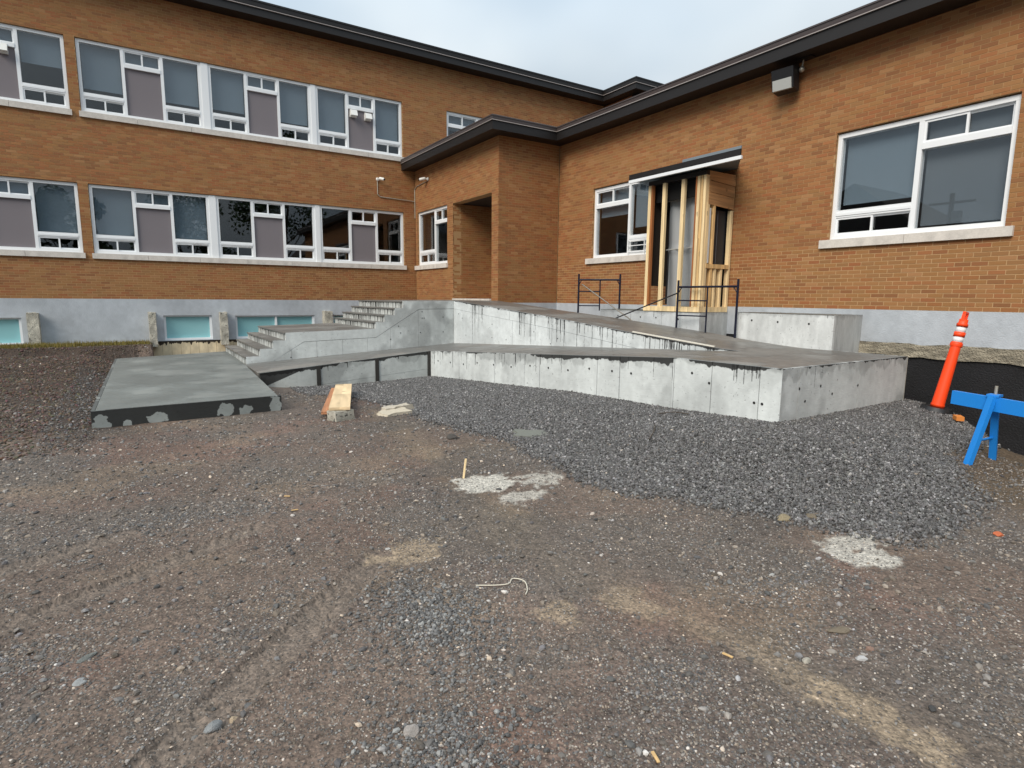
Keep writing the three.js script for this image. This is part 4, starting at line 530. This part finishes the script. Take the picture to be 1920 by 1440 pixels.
// ------------------------------------------------------------------ things lying on the ground
{
  const gy = (x, z) => ground(x, z);
  const p = thing('lumber_plank', 'pale wide plank resting on a grey block near the gravel', 'plank'); part('board', beam([2.16, 0.24, -7.55], [2.98, 0.16, -10.1], 0.27, 0.04), M.plank, p); 
  tag(part('lumber_plank', beam([2.07, 0.165, -7.72], [2.84, 0.12, -10.0], 0.2, 0.035), M.plankRed), 'reddish plank lying under the pale wide plank', 'plank');
  const g = new THREE.BoxGeometry(0.28, 0.2, 0.2, 5, 4, 4), q = g.attributes.position; for (let i = 0; i < q.count; i++) q.setXYZ(i, q.getX(i) + 0.02 * (vn(q.getY(i) * 20, q.getZ(i) * 20, 5) - 0.5), q.getY(i) + 0.02 * (vn(q.getX(i) * 20, q.getZ(i) * 20, 6) - 0.5), q.getZ(i)); g.computeVertexNormals(); tag(part('concrete_chunk', metreUV(g.rotateY(0.3).translate(2.19, 0.115, -7.6)), M.stub), 'rough grey concrete chunk holding up the pale plank', 'concrete chunk');
  const lump = (name, label, cat, x, z, sx, sy, sz, col, seed, rot = 0, up = 0.25) => { const s = new THREE.IcosahedronGeometry(1, 3), a = s.attributes.position, v = new THREE.Vector3(); const pl = []; const r = rng(seed); for (let i = 0; i < 14; i++) pl.push([new THREE.Vector3(r() - 0.5, r() - 0.5, r() - 0.5).normalize(), 0.62 + 0.25 * r()]); for (let i = 0; i < a.count; i++) { v.fromBufferAttribute(a, i); let k = 1; for (const [n, d] of pl) { const t = v.dot(n); if (t * k > d) k = d / t; } v.multiplyScalar(k * (0.97 + 0.05 * vn(v.x * 6 + seed, v.y * 6 + v.z * 5, seed))); a.setXYZ(i, v.x, v.y, v.z); } s.computeVertexNormals(); const m = part(name, s, std(col, 0.8, { bumpMap: grainBump, bumpScale: 0.003 })); m.scale.set(sx, sy, sz); m.rotation.y = rot; m.position.set(x, gy(x, z) + sy * up, z); return tag(m, label, cat); };
  const slab = (label, x, z, w, h, d, rot, col, seed, tilt = 0, name = 'mortar_slab', cat = 'rubble') => { const g = new THREE.BoxGeometry(w, h, d, 14, 3, 9), p = g.attributes.position; for (let i = 0; i < p.count; i++) { const X = p.getX(i), Y = p.getY(i), Z = p.getZ(i), e = 0.16 * w * (fbm(X * 9 + seed, Z * 9, 4, seed) - 0.5); const k = 1 + (Y > 0 ? -0.06 : 0.04); p.setXYZ(i, X * k + e + 0.1 * w * (vn(Z * 11, 3, seed) - 0.5), Y + 0.35 * h * (fbm(X * 14, Z * 14, 3, seed + 2) - 0.5), Z * k + e + 0.2 * d * (vn(X * 9, 5, seed + 4) - 0.5)); } g.computeVertexNormals(); g.rotateX(tilt); g.rotateY(rot).translate(x, gy(x, z) + h * 0.3, z); tag(part(name, metreUV(g), std(col, 0.95, { bumpMap: grainBump, bumpScale: 0.004 })), label, cat); };
  slab('pale broken mortar slab lying in the dirt beside the plank', 3.06, -7.86, 0.5, 0.09, 0.16, 0.3, 0xb6ad9d, 3); slab('flat cream mortar fragment half buried beside the broken slab', 2.97, -7.66, 0.46, 0.05, 0.2, 0.25, 0xbdb3a0, 9, 0.1);
  slab('flat grey-green stone slab at the gravel edge', 3.95, -5.72, 0.4, 0.035, 0.24, -0.5, 0x6f716a, 15, 0.12, 'stone_slab', 'stone');
  lump('rock', 'dark wet rock alone between the powder patch and the plank', 'rock', 3.04, -6.04, 0.07, 0.05, 0.06, 0x4a4642, 6, 0.4);
  lump('rock', 'dark grey angular rock beside the tyre track', 'rock', 0.14, -2.37, 0.038, 0.03, 0.03, 0x86898a, 7, 0.5, 0.5); lump('rock', 'round beige pebble next to the dark angular rock', 'rock', 0.215, -2.375, 0.021, 0.016, 0.02, 0xb9a68c, 8); lump('rock', 'small dark flat rock between the pebble and the tyre track', 'rock', 0.28, -2.44, 0.024, 0.012, 0.018, 0x6e6e6e, 9);
  lump('rock', 'smooth light grey flat stone in the open dirt', 'rock', -0.318, -2.96, 0.03, 0.015, 0.024, 0x9a9d9e, 10); lump('rock', 'long thin slate-coloured stone behind the smooth grey one', 'rock', -0.305, -3.16, 0.05, 0.012, 0.02, 0x7a7d79, 11, 0.6); lump('rock', 'pale grey pebble set in the dark grit', 'rock', 0.785, -1.93, 0.036, 0.026, 0.032, 0xa39c96, 12);
  lump('rock', 'flat brown slate piece beside the pinkish pebble', 'rock', 2.93, -1.44, 0.07, 0.014, 0.035, 0x776c5c, 13, -0.4); lump('rock', 'pinkish pebble beside the flat brown slate', 'rock', 2.9, -1.27, 0.026, 0.017, 0.02, 0x9c7f70, 14); lump('rock', 'white chalky pebble near the flat brown slate', 'rock', 2.55, -1.38, 0.03, 0.014, 0.018, 0xb9b3a6, 15); lump('brick_shard', 'orange brick shard on the dirt below the barricade', 'brick', 5.2, -1.5, 0.045, 0.022, 0.035, 0xc46a44, 16);
  lump('rock', 'tan stone at the foot of the gravel by the soil patch', 'rock', 4.15, -2.52, 0.07, 0.03, 0.05, 0x8f8268, 17, 0.3); lump('rock', 'brown flat stone next to the tan stone', 'rock', 4.35, -2.42, 0.06, 0.025, 0.05, 0x6f6453, 18);
  tag(part('survey_stake', beam([2.47, gy(2.47, -4.68) - 0.02, -4.68], [2.52, 0.2, -4.72], 0.018, 0.012, [1, 0, 0]), M.lumber), 'thin wooden stake stuck upright in the white powder patch', 'stake');
  const tw = (label, pts, col, r0, name, cat) => tag(part(name, new THREE.TubeGeometry(new THREE.CatmullRomCurve3(pts.map(([x, z, u]) => new THREE.Vector3(x, gy(x, z) + (u ?? 0.008), z))), 24, r0, 6), std(col, 0.8)), label, cat);
  tw('looped white string lying on the dirt', [[1.57, -2.82], [1.68, -2.76], [1.75, -2.74], [1.8, -2.78], [1.84, -2.72], [1.8, -2.62], [1.76, -2.58]], 0xcfc8b8, 0.0035, 'string', 'string'); tw('thin bent twig lying in the middle of the gravel pile', [[4.7, -4.5, 0.03], [4.9, -4.62, 0.05], [5.1, -4.8, 0.04]], 0x4a4138, 0.006, 'twig', 'twig'); tw('short dark stick poking from gravel below the ramp wall', [[5.45, -5.1, 0.03], [5.6, -4.97, 0.04], [5.68, -4.8, 0.03]], 0x4a4138, 0.006, 'twig', 'twig');
  const chips = [[0.92, -4.62, 'by the grit patch'], [1.5, -1.35, 'in the dark grit'], [0.98, -4.95, 'behind the grit patch'], [-1.2, -6.1, 'below the dark soil'], [2.25, -1.62, 'on the reddish dirt']]; chips.forEach(([x, z, s], i) => tag(part('wood_chip', beam([x, gy(x, z) + 0.012, z], [x + 0.05 * Math.cos(i * 1.9), gy(x, z) + 0.01, z + 0.05 * Math.sin(i * 1.9)], 0.012, 0.005), M.lumberB), 'splinter of wood ' + s, 'wood chip'));
}

// ------------------------------------------------------------------ loose stone
function stoneGeo(seed, flat = 0.65) { const g = new THREE.IcosahedronGeometry(0.5, 0), p = g.attributes.position; for (let i = 0; i < p.count; i++) { const k = 0.72 + 0.5 * vn(p.getX(i) * 5 + seed, p.getY(i) * 5 + p.getZ(i) * 7.3, seed); p.setXYZ(i, p.getX(i) * k, p.getY(i) * k * flat, p.getZ(i) * k * 0.85); } g.computeVertexNormals(); return g; }
function scatter(name, label, count, seed, place, rough) {
  const r = rng(seed), im = new THREE.InstancedMesh(stoneGeo(seed), std(0xffffff, rough), count), o = new THREE.Object3D(), c = new THREE.Color(); let n = 0, tries = 0;
  while (n < count && tries++ < count * 12) { const s = place(r); if (!s) continue; o.position.set(s[0], s[1], s[2]); o.rotation.set((r() - 0.5) * s[4], r() * 6.283, (r() - 0.5) * s[4]); const a = 0.75 + 0.55 * r(); o.scale.set(s[3] * a, s[3] * (0.8 + 0.3 * r()), s[3]); o.updateMatrix(); im.setMatrixAt(n, o.matrix); im.setColorAt(n++, c.setRGB(...s[5])); }
  im.count = n; im.name = name; im.userData = { kind: 'stuff', label, category: 'gravel' }; im.castShadow = im.receiveShadow = true; scene.add(im);
}
const greys = r => { const q = r(); const k = q < 0.05 ? 0.22 + 0.16 * r() : q < 0.42 ? 0.11 + 0.08 * r() : 0.05 + 0.055 * r(); return [k * (0.99 + 0.07 * r()), k * (0.98 + 0.03 * r()), k * (0.94 + 0.08 * r())]; };
const earth = r => { const q = r(), k = q < 0.03 ? 0.4 + 0.22 * r() : q < 0.36 ? 0.18 + 0.12 * r() : 0.075 + 0.07 * r(); const w = 0.15 + r() * 0.6; return [k * (1 + 0.15 * w), k * (1 - 0.14 * w), k * (1 - 0.42 * w)]; };
scatter('gravel_pile', 'dark grey crushed stone heaped along the ramp wall', 150000, 911, r => { const x = 2.3 + 7.1 * r(), z = -11.25 + 9.6 * r(); const pd = pileDist(x, z); if (pd < -0.35) return null; const e = pd + 0.3 * (fbm(x * 2.5, z * 2.5, 3, 203) - 0.5); if (r() > ss(-0.22, 0.16, e) * 0.95 + 0.05 * Math.exp(Math.min(0, e) * 6)) return null; const s = 0.012 + 0.017 * r() * (0.6 + 0.6 * r()); return [x, ground(x, z, pd) + s * (0.1 + 0.45 * r()), z, s * 1.25, 2.4, greys(r)]; }, 0.62);
const clusters = [[1.2, -2.65, 0.24, 0.42], [0.85, -1.8, 0.3, 0.3], [1.95, -1.6, 0.45, 0.22], [3.3, -1.9, 0.6, 0.25], [-0.65, -3.3, 0.5, 0.28], [0.25, -4.9, 0.7, 0.35]];
function gritDensity(x, z) { const n = fbm(x * 2.7, z * 2.7, 4, 931); let d = 0.2 + 0.5 * ss(0.36, 0.64, 0.5 * fbm(x + 31, z - 4, 5, 211) + 0.5 * n); for (const [cx, cz, rx, rz] of clusters) d = Math.max(d, 1.3 * ss(1.3, 0.2, Math.hypot((x - cx) / rx, (z - cz) / rz) + 1.4 * (n - 0.5))); for (const [ax, az, bx, bz, hw] of tracks) { const [q, s, L] = segD(x, z, ax, az, bx, bz); if (s > 0 && s < L) d *= mix(0.2, 1, ss(hw * 0.9, hw * 1.5, Math.abs(q))); } d *= mix(0.3, 1, ss(0.05, 0.4, pathDist(x, z) + 0.5 * (n - 0.5))); for (const [px, pz, rx, rz, a] of powders) d *= mix(1 - 0.95 * a, 1, ss(0.7, 1.3, Math.hypot((x - px) / rx, (z - pz) / rz))); return d; }
const onYard = (x, z) => !(z > 0.6 || x > 7.4 || (x > -0.6 && x < 1.9 && z < -8.4) || (x > 1.7 && z < -11.2));
scatter('fine_grit', 'fine mixed grit pressed into the dirt yard', 135000, 923, r => { const a = -0.62 + 2.35 * r(), d = 1.25 + 8.5 * r() * Math.sqrt(r()), x = Math.sin(a) * d, z = -Math.cos(a) * d; if (!onYard(x, z)) return null; const g = gritDensity(x, z); if (r() > 0.10 + 0.9 * g) return null; const pd = x > 1.8 && z > -11.5 ? pileDist(x, z) : -9; if (pd > 0) return null; const s = (0.004 + 0.0075 * r() * r() + 0.003 * g * r()) * (0.75 + 0.085 * d); return [x, ground(x, z, pd) + s * 0.12, z, s * 1.5, 0.9, r() < 0.1 + 0.25 * g * g ? greys(r) : earth(r)]; }, 0.7);
scatter('loose_pebbles', 'scattered small stones lying on the dirt yard', 30000, 937, r => { const a = -0.62 + 2.35 * r(), d = 1.3 + 9.5 * Math.sqrt(r()), x = Math.sin(a) * d, z = -Math.cos(a) * d; if (!onYard(x, z)) return null; const g = gritDensity(x, z); if (r() > 0.1 + 0.9 * g) return null; const s = 0.008 + 0.024 * Math.pow(r(), 4); return [x, ground(x, z) + s * 0.18, z, s * 1.4, 0.7, r() < 0.3 ? greys(r) : earth(r)]; }, 0.7);
scatter('gravel_patch', 'loose patch of coarse grey stones in the open dirt near the string', 2300, 953, r => { const [cx, cz, rx, rz] = clusters[r() < 0.7 ? 0 : 1], q = Math.sqrt(-2 * Math.log(1 - 0.97 * r())) * 0.62, a = 6.283 * r(), x = cx + rx * q * Math.cos(a), z = cz + rz * q * Math.sin(a), s = 0.008 + 0.016 * r() * r(); return [x, ground(x, z) + s * 0.25, z, s * 1.4, 1.2, r() < 0.15 ? [0.27, 0.27, 0.26] : r() < 0.5 ? [0.15, 0.148, 0.145] : [0.08, 0.079, 0.078]]; }, 0.6);
scatter('soil_clods', 'dark clods and stones on the wet soil bank', 22000, 941, r => { const x = -4.2 + 4.6 * r(), z = -17.3 + 10 * r(); if (x > -0.5 && z > -15.4) return null; if (x > 0.25) return null; const side = x > -1.0 && z > -14; const s = 0.016 + 0.05 * r() * r() * r(); const k = side && r() < 0.6; return [x, ground(x, z) + s * 0.2, z, s * (k ? 1 : 1.3), 1.4, k ? greys(r) : r() < 0.12 ? earth(r) : [0.075 + 0.06 * r(), 0.054 + 0.035 * r(), 0.041 + 0.022 * r()]]; }, 0.75);
{ // dead grass along the foundation
  const r = rng(951), pos = []; for (let i = 0; i < 5200; i++) { const x = -4.5 + 4.75 * r(), z = -17.35 - 1.2 * r() * (0.4 + 0.6 * r()), y = ground(x, z), h = 0.03 + 0.09 * r(), a = r() * 6.28, l = 0.05 * (r() - 0.5), w = 0.006; pos.push(x - w * Math.cos(a), y, z - w * Math.sin(a), x + w * Math.cos(a), y, z + w * Math.sin(a), x + l, y + h, z + 0.06 * r()); }
  const g = new THREE.BufferGeometry(); g.setAttribute('position', new THREE.Float32BufferAttribute(pos, 3)); g.computeVertexNormals(); const m = part('dry_grass', g, std(0x8d8146, 0.9, { side: THREE.DoubleSide })); m.userData = { kind: 'stuff', label: 'dry yellow grass strip along the stucco foundation', category: 'grass' };
}

// ------------------------------------------------------------------ across the yard: what the window panes mirror
{
  const leafM = std(0x39502b, 0.85, { side: THREE.DoubleSide }), bark = std(0x4c4238, 0.95);
  const tree = (label, x, z, h, rad, seed) => { const b = thing('broadleaf_tree', label, 'tree', 'trees across the yard'); b.position.set(x, 0, z); const r = rng(seed), gs = [tube([0, -0.1, 0], [0.1, h * 0.45, 0], 0.24, 9, 0.15)], pos = []; const cs = [];
    for (let i = 0; i < 26; i++) { const a = r() * 6.28, e = (r() - 0.35) * 2.2, q = rad * (0.35 + 0.6 * r()); cs.push([Math.cos(a) * q * Math.cos(e * 0.6), h * 0.66 + Math.sin(e) * h * 0.27, Math.sin(a) * q * Math.cos(e * 0.6), rad * (0.2 + 0.2 * r())]); if (i < 9) gs.push(tube([0.05, h * (0.28 + 0.02 * i), 0], cs[i].slice(0, 3), 0.07, 6, 0.02)); }
    for (const [cx, cy, cz, cr] of cs) for (let k = 0; k < 190; k++) { const a = r() * 6.28, e = Math.acos(2 * r() - 1), q = cr * Math.cbrt(r()); const px = cx + q * Math.sin(e) * Math.cos(a), py = cy + q * Math.cos(e), pz = cz + q * Math.sin(e) * Math.sin(a), s = 0.09 + 0.1 * r(); const u = new THREE.Vector3(r() - 0.5, r() - 0.5, r() - 0.5).normalize().multiplyScalar(s), v = new THREE.Vector3(r() - 0.5, r() - 0.5, r() - 0.5).cross(u).normalize().multiplyScalar(s * 0.7); const A = [px - u.x, py - u.y, pz - u.z], B = [px + v.x, py + v.y, pz + v.z], C = [px + u.x, py + u.y, pz + u.z], D = [px - v.x, py - v.y, pz - v.z]; pos.push(...A, ...B, ...C, ...A, ...C, ...D); }
    part('trunk', gs, bark, b); const g = new THREE.BufferGeometry(); g.setAttribute('position', new THREE.Float32BufferAttribute(pos, 3)); g.computeVertexNormals(); part('crown', g, leafM, b); };
  tree('medium leafy tree across the yard from the pad', -3.2, 12, 8.2, 2.6, 1001); tree('wide leafy tree across the yard beside the medium one', 3.6, 13, 8.8, 3.2, 1002); tree('tall leafy tree across the yard beside the house', 10.5, 13, 14.2, 3.6, 1003); tree('small leafy tree across the yard at the far end', -9, 13, 7.4, 2.6, 1004);
  const house = (label, x0, x1, z0, z1, hw, hr) => { const b = thing('gabled_house', label, 'house'); part('wall', box(x0, x1, -0.2, hw, z0, z1), std(0x6f6a63, 0.9), b); const zc = (z0 + z1) / 2, o = 0.5; const g = new THREE.BufferGeometry(); const a = [x0 - o, hw - 0.15, z0 - o], c = [x1 + o, hw - 0.15, z0 - o], d = [x1 + o, hw - 0.15, z1 + o], e = [x0 - o, hw - 0.15, z1 + o], p = [x0 + 1.5, hr, zc], q = [x1 - 1.5, hr, zc]; g.setAttribute('position', new THREE.Float32BufferAttribute([a, p, q, a, q, c, d, q, p, d, p, e, e, p, a, c, q, d, a, c, d, a, d, e].flat(), 3)); g.computeVertexNormals(); part('roof', g, std(0x3c3836, 0.9), b); for (let i = 0; i < 4; i++) { const x = mix(x0 + 1, x1 - 2, i / 3); const w = grp('window', b); part('frame', box(x, x + 1, 1.4, 2.8, z0 - 0.06, z0 + 0.02), M.frame, w); part('pane', box(x + 0.08, x + 0.92, 1.48, 2.72, z0 - 0.08, z0 - 0.062), M.roomDark, w); } };
  house('grey gabled house across the yard', 13.5, 24, 15, 23, 5.4, 8.4); house('grey hip-roofed house beyond the end of the two-storey wing', -30, -20, -27, -17.5, 6.2, 9.6);
  const b = thing('utility_pole', 'wooden utility pole with crossarm and transformer across the yard', 'pole'); b.position.set(-18, 0, -15); part('pole', tube([0, -0.2, 0], [0, 7.6, 0], 0.16, 10, 0.12), bark, b); part('crossarm', beam([0, 7.1, -1.1], [0, 7.1, 1.1], 0.1, 0.12), bark, b); part('transformer', new THREE.CylinderGeometry(0.25, 0.25, 0.8, 14).translate(0.1, 6.2, 0.35), std(0x6c7275, 0.5), b);
}
renderer.render(scene, camera);
